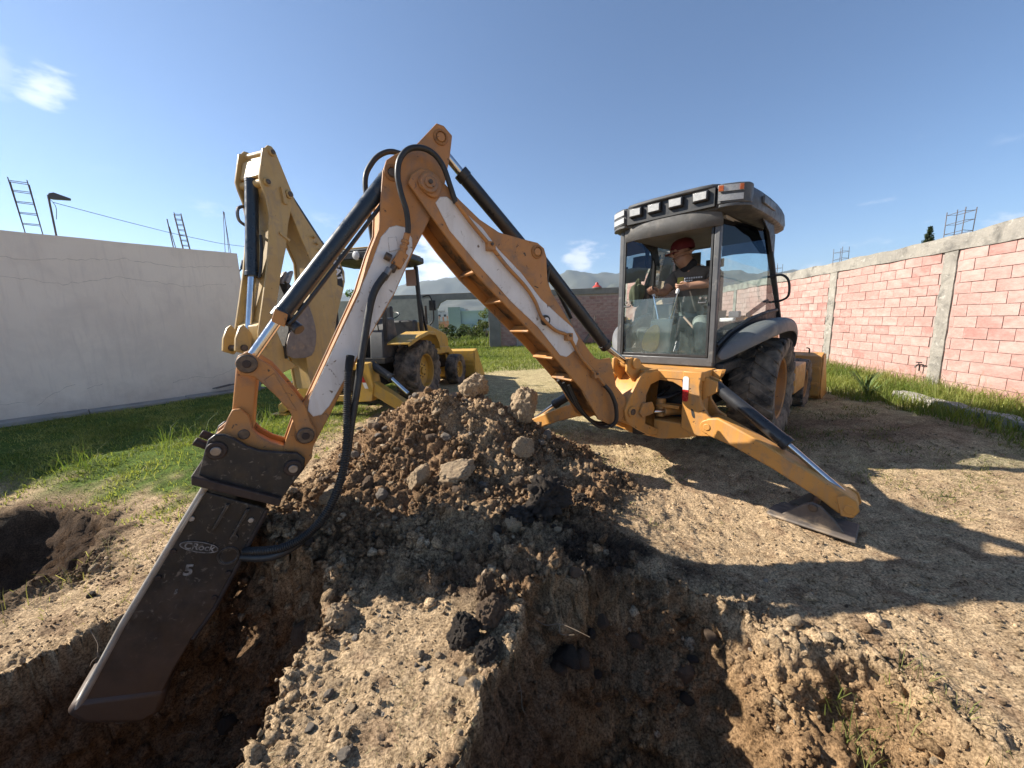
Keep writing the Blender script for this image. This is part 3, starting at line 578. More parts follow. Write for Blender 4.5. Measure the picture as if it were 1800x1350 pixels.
for cs, lb in ((.16, 'rebar cage on the block wall coping above the nearer visible column'), (3.32, 'low rebar cage on the block wall coping above the second column'), (6.6, 'rebar cage on the block wall coping beside the cab mirror')):
    h = .52 if cs < 1 else .40; z0 = TOPZ + .2; w = .17; q = [(-w, .02), (w, .02), (w, -.14), (-w, -.14)]
    bars = [(RW(cs + a, c, z0), RW(cs + a + rb_.uniform(-.02, .02), c, z0 + h + rb_.uniform(-.03, .06))) for a, c in q]; ties = []
    for k in range(3 if h > .45 else 2):
        z = z0 + .12 + .17 * k; ties.append([RW(cs + a, c, z + rb_.uniform(-.015, .015)) for a, c in q + q[:1]])
    rebar_cage(lb, bars, ties, .0065, RW(cs, 0, z0), 'rebar cages on the block wall')
tp = empty('garden_tap', RW(.36, .02, .52), 0, label='small dark garden tap on the block wall beside the column', cat='tap')
MB().tube([(0, 0, 0), tuple(nr * .10), tuple(nr * .14 + Vector((0, 0, -.05)))], .014, n=8).tube([tuple(nr * .06 + Vector((0, 0, -.12))), tuple(nr * .06 + Vector((0, 0, .0)))], .012, n=8, raw=True).build('spout', M_trim, tp)
MB().bar(tuple(nr * .08 + Vector((0, -.05, .05))), tuple(nr * .08 + Vector((0, .05, .05))), .02).cyl(tuple(nr * .08), tuple(nr * .08 + Vector((0, 0, .05))), .008, n=8).build('valve_handle', M_trim, tp)
# concrete kerb beam lying in the grass
kz = hgt(6.7, 5.6)
b = MB(); P0 = Vector((6.86, 6.55, 0)); P1_ = Vector((6.20, 3.0, 0)); dk = (P1_ - P0); lk = dk.length; dk.normalize(); nk = Vector((-dk.y, dk.x, 0))
sg = np.linspace(0, lk, 22)
for i in range(21):
    j = lambda a: .012 * math.sin(a * 6.1) + .008 * math.sin(a * 15.3)
    q = []
    for zf in (0, 1):
        for s, wv in ((sg[i], -.09), (sg[i + 1], -.09), (sg[i + 1], .09), (sg[i], .09)):
            p = P0 + dk * s + nk * (wv + j(s + wv * 9)); hz = hgt(p.x, p.y); q.append((p.x, p.y, hz - .1 if zf == 0 else hz + .115 + j(s * 1.3)))
    b.hexa(q)
tag(b.build('concrete_kerb', M_conc, smooth=False), 'rough concrete kerb beam lying in the grass before the block wall', 'kerb')

# ------------------------------------------------------------------ back wall with gate lintel
BY = 22.0; M_dconc = mat('old_concrete', (.22, .205, .19), (.15, .14, .13), 2, .95, 0, .4, 14, dist=.02)
bw = empty('gate_wall', (0, 0, 0), 0, label='dark block wall with a wide gate opening under a concrete lintel', cat='wall')
GB = .10
MB().box(-.55, 10.9, BY + .03, BY + .15, -.2, 3.0).build('mortar_core', M_mortar, bw, smooth=False)
MB().box(-8.0, -4.15, BY + .03, BY + .15, -.2, 3.0).build('plaster_panel', mat('grey_render', (.30, .28, .26), (.24, .225, .21), 1.5, .95, 0, .2, 30), bw, smooth=False)
MB().box(-1.22, -.56, BY - .06, BY + .2, -.2, 3.0).build('gate_post', M_dconc, bw, bevel=.02)
MB().prism([(-8.2, 3.02), (-8.2, 3.3), (10.9, 3.36), (10.9, 3.0), (-.5, 3.0), (-1.2, 2.94), (-3.6, 2.96), (-3.95, 2.78), (-4.1, 2.5), (-4.5, 2.5), (-4.5, 3.0)], BY - .04, BY + .22, lambda a, z, y: (a, y, z)).build('lintel', M_dconc, bw, bevel=.015)
MB().box(3.2, 3.5, BY - .05, BY + .1, -.2, 3.0).build('column', M_dconc, bw, bevel=.015)
MB().box(6.6, 6.9, BY - .05, BY + .1, -.2, 3.0).build('column', M_dconc, bw, bevel=.015)
fb = []
mmd = bm_cache[0].copy(); mmd.materials.clear(); mmd.materials.append(M_pinkd); nbb = 0; rest = MB()
for c in range(14):
    x = -.55 - (.2 if c % 2 else 0)
    while x < 10.8:
        a, e_ = max(x, -.55), min(x + .41, 10.8); x += .41
        if e_ - a < .06 or (3.2 < (a + e_) / 2 < 3.5) or (6.6 < (a + e_) / 2 < 6.9): continue
        z = .1 + .2 * (c + .5)
        if -.6 < a < 7.2 and nbb < 290:
            o = bpy.data.objects.new('brick', mmd); COL.objects.link(o); o.parent = bw; o.location = ((a + e_) / 2, BY + .026, z); o.rotation_euler = (0, 0, math.pi); o.scale = (e_ - a - .015, 1, .185); nbb += 1
        else: rest.box(a + .007, e_ - .007, BY + .015, BY + .04, z - .093, z + .093)
tag(rest.build('far_bricks', M_pinkd, bw, smooth=False, recalc=False), kind='stuff')
tag(MB().box(0, .5, 0, .06, 0, .7).build('concrete_panel', M_conc, bevel=.01), 'small pale concrete panel leaning on the dark gate wall', 'panel'); o = bpy.data.objects['concrete_panel']; o.location = (.35, BY - .12, .14); o.rotation_euler = (-.08, 0, 0)
rt = empty('roof_vent', (5.03, BY + .1, 3.34), 0, label='red domed vent on top of the far gate wall', cat='vent')
M_redp = mat('red_paint', (.42, .05, .035), (.34, .04, .03), 4, .5)
MB().lathe([(.26, 0), (.27, .05), (.21, .11), (.10, .19), (.09, .27), (.06, .32), (.0, .33)], (0, 0, 0), (0, 0, 1), 24).build('dome', M_redp, rt)
MB().lathe([(.28, -.02), (.29, .015), (.27, .03)], (0, 0, 0), (0, 0, 1), 24).build('rim', M_dconc, rt)
o = MB().bar((-.5, 0, 0), (.35, .2, 1.15), .2, .1).bar((.1, 0, .1), (.2, 0, 1.6), .05).build('leaning_timber', M_wood); o.location = (4.6, BY - .5, .2); tag(o, 'grey timber propped against the far gate wall', 'timber')

# ------------------------------------------------------------------ pale green house beyond the gate
M_mint = mat('mint_plaster', (.47, .53, .46), (.40, .46, .40), .8, .9, 0, .1, 20); M_mintg = mat('grey_green_render', (.34, .38, .35), (.29, .33, .30), .8, .95, 0, .2, 20)
M_win = mat('dark_window', (.02, .022, .025), (.03, .032, .035), 3, .25); M_obr = mat('orange_brick', (.45, .20, .12), (.38, .15, .09), 1.5, .9, 0, .3, 8, dirt=(.30, .28, .26), dthr=(.5, .6), dscale=1.5)
HZ = .2
hs = empty('house', (-4.5, 45, HZ), 0, label='flat roofed pale green house with a grey stair tower beyond the gate', cat='house')
MB().box(-1.2, 4.2, 0, 6, -.5, 2.62).build('wall', M_mint, hs, smooth=False)
MB().box(-1.25, 4.25, -.06, 6.05, 2.622, 2.80).build('parapet', M_mint, hs, smooth=False)
MB().box(-2.65, -1.22, -.35, 4, -.5, 3.25).build('stair_tower', M_mintg, hs, smooth=False)
MB().box(-1.21, .1, -1.0, -.02, -.5, 1.3).build('annex', M_mintg, hs, smooth=False)
for x in (.75, 2.0, 3.3):
    wn = MB().box(x, x + .34, -.03, -.005, 1.25, 1.75).build('window', M_win, hs, smooth=False); MB().box(x - .04, x + .38, -.05, -.004, 1.19, 1.248).build('sill', M_mintg, wn, smooth=False); MB().box(x + .15, x + .18, -.045, -.031, 1.25, 1.75).build('mullion', M_trim, wn, smooth=False)
o = MB().box(0, .9, 0, .9, 0, .95).build('water_tank', M_trim, bevel=.12); o.location = (-3.9, 42.5, .3); tag(o, 'black water tank standing before the pale green house', 'tank')
ob = empty('unfinished_house', (-9.3, 47, .2), 0, label='unfinished orange brick shell left of the pale green house', cat='house')
MB().box(0, 2.3, 0, 4, -.4, 1.75).build('wall', M_obr, ob, smooth=False)
for k in range(5): MB().box(.05 + k * .5, .2 + k * .5, -.04, .12, 1.752, 2.2 + .12 * (k % 2)).build('brick_pier', M_obr, ob, smooth=False)
MB().box(-.1, 2.4, -.12, -.005, .55, .75).build('slab_edge', M_conc, ob, smooth=False)
# small town houses on the slope
rt_ = random.Random(5); tmats = [mat('town_wall', c, None, 1, .9) for c in ((.55, .53, .50), (.50, .42, .36), (.42, .44, .46), (.58, .50, .42))]
for k in range(26):
    d_ = rt_.uniform(160, 420); x = rt_.uniform(-.36, .02) * d_; t = empty('town_house', (x, d_, 0), rt_.uniform(-.4, .4), label='tiny distant house of the town below the hills', cat='house', group='distant town houses')
    wd, hh = rt_.uniform(5, 9), rt_.uniform(3, 6.5) + d_ * .012
    MB().box(-wd / 2, wd / 2, -3, 3, -2, hh).build('wall', rt_.choice(tmats), t, smooth=False)
    for q in range(2): MB().box(-wd * .3 + q * wd * .4, -wd * .3 + q * wd * .4 + 1.2, -3.06, -3.01, hh - 2.2, hh - 1.0).build('window', M_win, t, smooth=False)

# ------------------------------------------------------------------ foliage
def leafmat(name, c1, c2, trans=.35):
    m, t, p, o = newmat(name); a = t.nodes.new('ShaderNodeAttribute'); a.attribute_name = 'Col'
    t.links.new(a.outputs['Color'], p.inputs['Base Color']); p.inputs['Roughness'].default_value = .6; p.inputs['Specular IOR Level'].default_value = .25
    tr = t.nodes.new('ShaderNodeBsdfTranslucent'); mx = t.nodes.new('ShaderNodeMixShader'); mx.inputs[0].default_value = trans
    g = t.nodes.new('ShaderNodeMix'); g.data_type = 'RGBA'; g.blend_type = 'MULTIPLY'; g.inputs['Factor'].default_value = 1
    t.links.new(tmix(t, 1.0, a.outputs['Color'], (1.2, 1.3, .6), 'MULTIPLY'), tr.inputs[0])
    t.links.new(p.outputs[0], mx.inputs[1]); t.links.new(tr.outputs[0], mx.inputs[2]); t.links.new(mx.outputs[0], o.inputs[0]); return m
M_leaf = leafmat('leaf', None, None)
M_bark = mat('bark', (.10, .075, .055), (.07, .05, .04), 12, .9, 0, .5, 40)
def leaves(name, pts, size, cols, parent, rs):
    n = len(pts); a = rs.normal(size=(n, 3)); a /= np.linalg.norm(a, axis=1)[:, None]; b_ = np.cross(a, rs.normal(size=(n, 3))); b_ /= np.linalg.norm(b_, axis=1)[:, None]
    s = size * rs.uniform(.6, 1.3, (n, 1)); v = np.stack([pts - a * s, pts + b_ * s * .45, pts + a * s, pts - b_ * s * .45], 1).reshape(-1, 3)
    f = np.arange(4 * n).reshape(n, 4); me = fast_mesh(bpy.data.meshes.new(name), v, f, np.repeat(cols, 4, 0)); return mesh_obj(name, me, M_leaf, parent, smooth=False)
def bush(loc, r, h, n, label, col, seed, size=.05, cat='bush', group=None, name='bush', clumps=14):
    rs = np.random.RandomState(seed); t = empty(name, loc, 0, label=label, cat=cat, group=group)
    cc = rs.normal(size=(clumps, 3)) * np.array((r * .45, r * .45, h * .20)) + np.array((0, 0, h * .55)); cr = rs.uniform(.18, .36, clumps) * r
    k = rs.randint(0, clumps, n); d = rs.normal(size=(n, 3)); d /= np.linalg.norm(d, axis=1)[:, None]; p = cc[k] + d * (cr[k] * rs.uniform(.5, 1.05, n) ** .5)[:, None] * np.array((1, 1, .8)); p[:, 2] = np.maximum(p[:, 2], .03)
    cl = np.array(col) * rs.uniform(.6, 1.4, (n, 1)) * (1 + .25 * rs.normal(size=(clumps, 1))[k]).clip(.5, 1.6)
    leaves('crown', p, size, cl.clip(.005, .4), t, rs)
    b = MB()
    for i in range(min(clumps, 7)): b.tube([(0, 0, -.05), tuple(cc[i] * .5 + np.array((.03, .02, 0))), tuple(cc[i])], .03 * r + .008, n=6, r_end=.004)
    b.build('trunk', M_bark, t); return t
bush((-3.95, 27.5, .30), .75, 1.25, 1500, 'dark green shrub close beside the gate lintel post', (.045, .065, .02), 1, .06)
bush((-5.3, 31, .3), .8, 1.1, 1300, 'round olive shrub before the grey stair tower', (.07, .085, .03), 2, .06)
bush((-3.6, 33, .3), 1.0, 1.35, 1600, 'broad grey green shrub before the pale green house', (.06, .08, .03), 3, .06)
bush((-2.75, 29, .3), .9, 1.1, 1400, 'low shrub between the broad shrub and the gate post', (.075, .09, .03), 4, .055)
bush((-1.75, 28.5, .3), .95, 2.1, 2200, 'taller yellow green shrub leaning at the gate post', (.10, .115, .028), 5, .06)
bush((-4.4, 26.0, .25), .5, .55, 700, 'small dry scrub in the field beyond the gate', (.13, .13, .06), 6, .05)
tz = bush((-7.3, 19.5, 0), .9, 3.3, 4200, 'leafy green tree rising behind the yellow boom', (.07, .11, .03), 7, .075, cat='tree', name='tree', clumps=30)
# conifer top behind the block wall
ct = empty('conifer', (36.45, 34.0, 0), 0, label='conifer whose tip shows over the block wall coping', cat='tree'); rs = np.random.RandomState(9)
MB().cyl((0, 0, 0), (0, 0, 8.5), .22, .02, 8).build('trunk', M_bark, ct); pts = []
for k in range(26):
    z = 4.0 + k * .175; rr = max(.08, (8.6 - z) * .26)
    for a in range(7):
        t_ = rs.uniform(0, 6.28); q = rs.uniform(.1, 1, 26)[:, None]; pts.append(np.hstack([np.cos(t_) * q * rr, np.sin(t_) * q * rr, z + .10 * q - .12 * q * q]) + rs.normal(size=(26, 3)) * .04)
pts = np.vstack(pts); leaves('crown', pts, .09, np.array((.035, .05, .02)) * rs.uniform(.6, 1.4, (len(pts), 1)), ct, rs)

# ------------------------------------------------------------------ shared machine builders
def make_wheel(root, c, r, wd, rim_r, m_rim, side, steer=0, lugs=22):
    """tyre with chevron lugs; axis along local x; side=+1 outer face to +x"""
    w_ = empty('wheel', c, steer); w_.parent = root; h = wd / 2
    prof = [(rim_r, -h * .80), (rim_r + .03, -h * .92), ((r + rim_r) / 2, -h * 1.0), (r * .90, -h * .97), (r * .955, -h * .82), (r * .965, -h * .4), (r * .968, 0), (r * .965, h * .4), (r * .955, h * .82), (r * .90, h * .97), ((r + rim_r) / 2, h), (rim_r + .03, h * .92), (rim_r, h * .80)]
    b = MB().lathe(prof, (0, 0, 0), (1, 0, 0), 72)
    for k in range(lugs):
        for sg in (-1, 1):
            t0 = 2 * math.pi * (k + (.5 if sg > 0 else 0)) / lugs; q = []
            wdt = math.pi / lugs * .62; skew = .26
            for rad in (r * .945, r * 1.0):
                k1 = .85 if rad > r * .97 else 1.0
                for (xx, dt) in ((sg * h * .02, -wdt * k1), (sg * h * .02, wdt * k1), (sg * h * .98, skew + wdt * k1 * 1.1), (sg * h * .98, skew - wdt * k1 * 1.1)):
                    rr = rad * (1 if abs(xx) < h * .5 else .965); q.append((xx, rr * math.cos(t0 + dt), rr * math.sin(t0 + dt)))
            b.hexa(q)
            q = []                                   # lug shoulder running down the side wall
            for rad in (r * .80, r * .945):
                for xx, dt in ((sg * h * .93, skew - wdt), (sg * h * .93, skew + wdt), (sg * h * 1.02, skew + wdt * .9), (sg * h * 1.02, skew - wdt * .9)): q.append((xx, rad * math.cos(t0 + dt), rad * math.sin(t0 + dt)))
            b.hexa(q)
    b.build('tyre', M_tyre, w_, bevel=.008)
    s = side
    rp = [(rim_r + .015, s * h * .86), (rim_r + .01, s * h * .80), (rim_r - .02, s * h * .74), (rim_r - .035, s * h * .30), (rim_r * .55, s * h * .18), (rim_r * .50, s * h * .34), (rim_r * .22, s * h * .36), (rim_r * .20, s * h * .5), (0, s * h * .5)]
    MB().lathe(rp, (0, 0, 0), (1, 0, 0), 40).lathe([(rim_r + .015, -s * h * .86), (rim_r - .03, -s * h * .6), (rim_r * .4, -s * h * .1), (0, -s * h * .1)], (0, 0, 0), (1, 0, 0), 32).build('rim', m_rim, w_)
    for k in range(8):
        a = k * math.pi / 4; MB().cyl((s * h * .33, rim_r * .38 * math.cos(a), rim_r * .38 * math.sin(a)), (s * h * .40, rim_r * .38 * math.cos(a), rim_r * .38 * math.sin(a)), .018, n=6).build('wheel_nut', M_pin, w_)
    return w_
def girder(root, name, outline, hw, fn, m, ins=.03, thick=.022, m_in=None, bev=.006):
    """box girder: two side plates with a recessed web between them"""
    o = MB().prism(inset(outline, ins), -hw + thick, hw - thick, fn).build(name, m_in or m, root, bevel=bev)
    for s in (-1, 1): MB().prism(outline, s * hw, s * (hw - thick), fn).build('side_plate', m, o, bevel=bev)
    return o
def pin(root, s, z, w0, w1, r, fn, m=None, ring=None):
    MB().cyl(fn(s, z, w0), fn(s, z, w1), r, n=24).build('pin', m or M_pin, root, bevel=.006)
    if ring:
        for sg in (-1, 1):
            ww = (w0, w1)[sg > 0]; MB().lathe([(r * 1.0, 0), (ring, 0), (ring, .016), (r * 1.15, .022)], fn(s, z, ww - sg * .022), (Vector(fn(s, z, 1)) - Vector(fn(s, z, 0))) * sg, 28).build('boss', M_grime, root)
def cylinder(root, p0, p1, p2, r, rr, m, name='hydraulic_cylinder', collar=True):
    p0, p1, p2 = Vector(p0), Vector(p1), Vector(p2); d = (p1 - p0).normalized()
    o = MB().cyl(p0, p1, r, n=28).build(name, m, root, bevel=.006)
    if collar:
        MB().cyl(p1 - d * .05, p1 + d * .015, r * 1.10, n=28).build('gland', m, o, bevel=.005)
        MB().cyl(p0 - d * .02, p0 + d * .03, r * 1.04, n=28).build('end_cap', m, o, bevel=.005)
    MB().cyl(p1, p2, rr, n=20).build('rod', M_chrome, o)
    return o
def hosecurve(root, pts, r, m=None, name='hose', rib=None):
    return MB().tube(pts, r, n=12, rf=rib).build(name, m or M_rubber, root)

# ------------------------------------------------------------------ orange backhoe loader
TH = R(46); OC = (2.82, 5.55)
case = empty('backhoe_loader', (*OC, 0), -TH, label='orange backhoe loader with enclosed grey cab and rock breaker on its white panelled boom', cat='backhoe loader')
case_fn = lambda s, z, w: (-.115 - .2419 * s + .9703 * w, -1.904 - .9703 * s - .2419 * w, z)
K = case_fn
DIP = [(2.235, 3.111), (2.18, 3.105), (2.115, 3.049), (2.142, 2.905), (2.195, 2.705), (2.326, 2.444), (2.476, 2.187), (2.651, 1.862), (2.878, 1.523), (3.063, 1.207), (3.166, 1.03), (3.292, 0.825), (3.308, 0.749), (3.386, 0.65), (3.456, 0.63), (3.494, 0.688), (3.472, 0.845), (3.4, 1.012), (3.293, 1.151), (2.884, 1.915), (2.784, 2.175), (2.712, 2.326), (2.687, 2.522), (2.655, 2.717), (2.623, 2.794), (2.57, 2.835), (2.41, 2.925)]
DIPW = [(2.642, 2.343), (2.59, 2.36), (2.529, 2.353), (2.482, 2.277), (2.486, 2.195), (2.638, 1.896), (2.93, 1.456), (3.159, 1.101), (3.217, 1.045), (3.269, 1.041), (3.299, 1.087), (3.274, 1.176), (2.891, 1.87), (2.86, 1.945), (2.782, 2.099), (2.708, 2.27)]
BOOM = [(2.494, 2.65), (2.463, 2.712), (2.402, 2.759), (2.338, 2.765), (2.211, 2.68), (2.102, 2.583), (1.935, 2.456), (1.765, 2.373), (1.549, 2.339), (1.385, 2.318), (1.317, 2.276), (1.293, 2.209), (1.285, 2.001), (1.237, 1.889), (1.035, 1.623), (0.774, 1.316), (0.71, 1.255), (0.645, 1.233), (0.5, 1.238), (0.459, 1.109), (0.415, 0.933), (0.28, 0.794), (0.245, 0.667), (0.33, 0.54), (0.49, 0.52), (0.662, 0.605), (0.879, 0.938), (1.301, 1.382), (1.667, 1.724), (1.986, 2.022), (2.167, 2.222), (2.321, 2.418), (2.349, 2.453)]
BOOMW = [(2.301, 2.537), (2.265, 2.583), (2.208, 2.591), (2.152, 2.555), (1.92, 2.392), (1.78, 2.236), (1.565, 2.055), (1.37, 1.84), (1.16, 1.68), (1.0, 1.565), (0.935, 1.46), (0.983, 1.346), (1.081, 1.291), (1.158, 1.312), (1.407, 1.591), (1.667, 1.805), (2.01, 2.145), (2.201, 2.348)]
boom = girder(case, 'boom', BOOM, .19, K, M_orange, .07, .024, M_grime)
for s in (-1, 1): MB().prism(BOOMW, s * .1895, s * .196, K).build('white_panel', M_white, boom, bevel=.003)
for t_ in (.18, .34, .52, .70, .86):                       # cross ribs under the boom
    a, c = Vector((2.25, 2.31)), Vector((.80, .83)); p = a.lerp(c, t_); d = (c - a).normalized(); n_ = Vector((-d.y, d.x))
    MB().prism([tuple(p + n_ * q + d * e) for q, e in ((-.08, -.012), (-.08, .012), (-.006, .012), (-.006, -.012))], -.165, .165, K).build('rib', M_orange, boom, bevel=.006)
pin(boom, 1.395, 2.239, -.205, .205, .036, K, M_orange, .058)
MB().prism(rounded([(2.455, 2.65), (2.35, 2.77), (2.225, 2.68), (2.30, 2.535)], 2), .191, .215, K).build('boss_plate', M_orange, boom, bevel=.006)
MB().cyl(K(2.348, 2.658, .21), K(2.348, 2.658, .235), .068, n=28).build('boss', M_orange, boom, bevel=.006)
MB().cyl(K(2.348, 2.658, -.23), K(2.348, 2.658, .25), .04, n=24).build('pin', M_orange, boom, bevel=.006)
MB().cyl(K(2.348, 2.658, .25), K(2.348, 2.658, .262), .016, n=10).build('grease_fitting', M_pin, boom)
cap = MB().cyl(K(1.331, 1.646, .195), K(1.331, 1.646, .225), .047, n=24).build('rubber_stop', M_rubber, boom, bevel=.006)
MB().cyl(K(1.331, 1.646, .224), K(1.331, 1.646, .231), .026, n=20).build('stop_insert', M_white, cap)
TUBE = [(2.15, 2.55), (2.02, 2.401), (1.868, 2.25), (1.726, 2.101), (1.552, 1.942), (1.45, 1.812), (1.38, 1.672), (1.237, 1.555), (1.078, 1.485), (0.932, 1.28), (0.725, 1.08), (0.60, 0.95)]
MB().tube([K(a, c, .225) for a, c in TUBE], .0165, n=10).build('steel_pipe', M_orange, boom)
for a, c in ((1.868, 2.25), (1.078, 1.485), (.74, 1.09)):
    cl_ = MB().box(a - .035, a + .035, .192, .25, c - .035, c + .035, lambda s, w, z: K(s, z, w)).build('pipe_clamp', M_orange, boom, bevel=.006)
    MB().cyl(K(a, c + .012, .25), K(a, c + .012, .262), .013, n=8).build('bolt', M_pin, cl_)
MB().tube([K(.62, .97, .225), K(.55, .88, .25), K(.49, .74, .26), K(.47, .58, .25), K(.50, .50, .20)], .022, n=10).build('hose', M_rubber, boom)
for k in range(3): MB().tube([K(1.0 - .03 * k, 1.03 - .02 * k, -.05 + .05 * k), K(.80, .77 - .02 * k, -.05 + .05 * k), K(.64, .59 - .02 * k, -.03 + .05 * k), K(.50, .50 - .015 * k, .05 * k), K(.30, .50, .04 * k), K(.12, .60, .04 * k)], .02, n=8).build('hose', M_rubber, boom)
# dipper
dip = girder(case, 'dipper_arm', DIP, .145, K, M_orange, .012, .02)
for s in (-1, 1): MB().prism(DIPW, s * .1445, s * .151, K).build('white_panel', M_white, dip, bevel=.003)
pin(dip, 2.211, 3.017, -.16, .16, .034, K, M_orange, .055); pin(dip, 2.59, 2.714, -.16, .16, .032, K, M_pin, .056)
pin(dip, 3.329, .926, -.175, .175, .042, K, M_pin, .066)
# cylinders of the arm
cylinder(case, K(1.30, 2.28, 0), K(.383, 1.345, 0), K(.055, 1.13, 0), .062, .034, M_black, 'boom_cylinder')
cylinder(case, K(1.40, 2.32, -.03), K(1.98, 2.86, -.03), K(2.16, 3.03, -.03), .058, .034, M_black, 'dipper_cylinder')
bc = cylinder(case, K(2.575, 2.745, .06), K(3.389, 1.727, .06), K(3.605, 1.434, .06), .056, .034, M_navy, 'bucket_cylinder')
MB().tube([K(2.66, 2.52, .10), K(3.0, 2.09, .115), K(3.30, 1.72, .115), K(3.36, 1.68, .10)], .014, n=8).build('steel_pipe', M_black, bc)
MB().cyl(K(3.33, 1.69, .07), K(3.285, 1.635, .12), .032, .04, 16).build('port_block', M_black, bc, bevel=.006)
MB().prism([(3.41, 1.78), (3.44, 1.70), (3.37, 1.66), (3.34, 1.74)], -.02, .14, K).build('gland_block', M_orange, bc, bevel=.006)
# links and coupler
LINKA = [(3.659, 1.446), (3.636, 1.495), (3.588, 1.513), (3.548, 1.484), (3.475, 1.419), (3.39, 1.28), (3.305, 1.121), (3.287, 1.014), (3.263, 0.951), (3.27, 0.881), (3.329, 0.856), (3.374, 0.9), (3.384, 0.984), (3.397, 1.089), (3.455, 1.199), (3.525, 1.3), (3.572, 1.354), (3.639, 1.371)]
for s in (-1, 1):
    la = MB().prism(LINKA, s * .152, s * .185, K).build('bucket_link', M_orange, case, bevel=.008)
    MB().prism(inset(LINKA, .028), s * .150, s * .178, K).prism([(3.46, 1.37), (3.52, 1.33), (3.43, 1.15), (3.36, 1.10)], s * .18, s * .191, K).build('web', M_orange, la, bevel=.004)
    MB().cyl(K(3.596, 1.44, s * .183), K(3.596, 1.44, s * .205), .058, n=28).build('boss', M_pin, la, bevel=.008)
    MB().cyl(K(3.329, .926, s * .183), K(3.329, .926, s * .205), .055, n=28).build('boss', M_pin, la, bevel=.008)
    MB().cyl(K(3.596, 1.44, s * .2), K(3.596, 1.44, s * .214), .024, n=16).cyl(K(3.329, .926, s * .2), K(3.329, .926, s * .214), .024, n=16).build('pin_end', M_rust, la, bevel=.004)
LINKB = [(3.664, 1.42), (3.60, 1.46), (3.545, 1.40), (3.587, 1.194), (3.622, 1.0), (3.68, 1.06), (3.728, 1.10)]
lb_ = MB().prism(LINKB, -.10, .10, K).build('push_link', M_orange, case, bevel=.012)
MB().cyl(K(3.688, 1.105, -.12), K(3.688, 1.105, .12), .036, n=20).build('pin', M_pin, lb_, bevel=.006)
COUP = [(3.739, 1.11), (3.714, 1.153), (3.668, 1.153), (3.633, 1.102), (3.624, 1.006), (3.595, 0.957), (3.531, 0.898), (3.468, 0.862), (3.42, 0.825), (3.415, 0.68), (3.52, .62), (3.80, 0.80), (3.86, 0.90), (3.838, 0.994), (3.774, 1.041)]
cp = MB()
for s in (-1, 1): cp.prism(COUP, s * .105, s * .14, K)
cp = cp.build('coupler', M_orange, case, bevel=.008); MB().prism(inset(COUP, .03), -.1, .1, K).build('core', M_orange, cp, bevel=.008)
MB().cyl(K(3.672, .985, -.15), K(3.672, .985, .148), .033, n=20).build('pin', M_pin, cp, bevel=.005)
for q in (.10, -.10): MB().cyl(K(3.93, .98, q), K(3.86, .93, q), .026, n=14).build('lug', M_rust, cp, bevel=.006)
# rock breaker
BODY = [(3.913, 0.695), (3.591, 0.476), (3.824, 0.094), (3.96, -0.126), (4.085, -0.28), (4.20, -0.449), (4.27, -0.574), (4.325, -0.665), (4.392, -0.668), (4.609, -0.529), (4.64, -0.457), (4.582, -0.357), (4.386, -0.026)]
HW = .185
brk = MB().prism(inset(BODY, .012), -HW, HW, K).build('hydraulic_breaker', M_breaker, case, bevel=.010)
EAR = [(3.867, 0.945), (3.846, 0.997), (3.808, 1.025), (3.765, 1.017), (3.719, 0.984), (3.661, 0.923), (3.598, 0.881), (3.504, 0.85), (3.391, 0.821), (3.349, 0.767), (3.362, 0.697), (3.445, 0.608), (3.516, 0.52), (3.923, 0.775)]
for s in (-1, 1):
    ea = MB().prism(EAR, s * .170, s * .205, K).build('ear_plate', M_breaker, brk, bevel=.008)
MB().prism([(3.49, .535), (3.53, .56), (3.52, .75), (3.47, .68)], -.168, .168, K).build('gusset', M_breaker, brk, bevel=.006)
MB().prism([(3.80, .70), (3.86, .735), (3.85, .90), (3.79, .80)], -.168, .168, K).build('gusset', M_breaker, brk, bevel=.006)
MB().prism([(3.945, 0.807), (3.511, 0.538), (3.532, 0.486), (3.952, 0.748)], -.245, .245, K).build('flange_plate', M_rust, brk, bevel=.008)
for ps, pz in ((3.813, .925), (3.425, .722)):
    MB().cyl(K(ps, pz, -.225), K(ps, pz, .222), .056, n=28).build('pin_collar', M_rust, brk, bevel=.008)
    MB().cyl(K(ps, pz, .20), K(ps, pz, .236), .028, n=20).build('pin', M_steel, brk, bevel=.004)
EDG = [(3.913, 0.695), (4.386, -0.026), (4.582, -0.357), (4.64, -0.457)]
MB().tube([K(a - .006, c - .004, .176) for a, c in EDG], .020, n=10, raw=True).build('worn_lit_edge', M_edge, brk)  # pale tube that paints a sunlit highlight along the left edge
FOOT = [(4.25, -.55), (4.30, -.695), (4.40, -.715), (4.63, -.565), (4.69, -.45), (4.61, -.40)]
MB().prism(FOOT, -.196, .196, K).build('foot_guard', M_breaker, brk, bevel=.035)
MB().cyl(K(4.43, -.60, 0), K(4.545, -.775, 0), .05, .045, 20).build('chisel', M_steel, brk, bevel=.008)
for s, z in ((3.70, .50), (3.80, .56)): MB().prism([(s - .006, z), (s + .012, z + .006), (s + .11, z - .15), (s + .095, z - .155)], .1855, .205, K).build('rib', M_breaker, brk, bevel=.003)
MB().prism([(3.905, .67), (3.925, .66), (4.06, .46), (4.045, .45)], .1855, .202, K).build('rib', M_edge, brk, bevel=.003)
MB().cyl(K(3.80, .33, .18), K(3.80, .33, .202), .024, n=6).build('bolt', M_breaker, brk, bevel=.003)
MB().tube([K(a + .004, c + .004, .180) for a, c in ((3.60, .46), (3.824, .094), (3.96, -.126), (4.085, -.28))], .014, n=8, raw=True).build('worn_lit_edge', M_rust, brk)
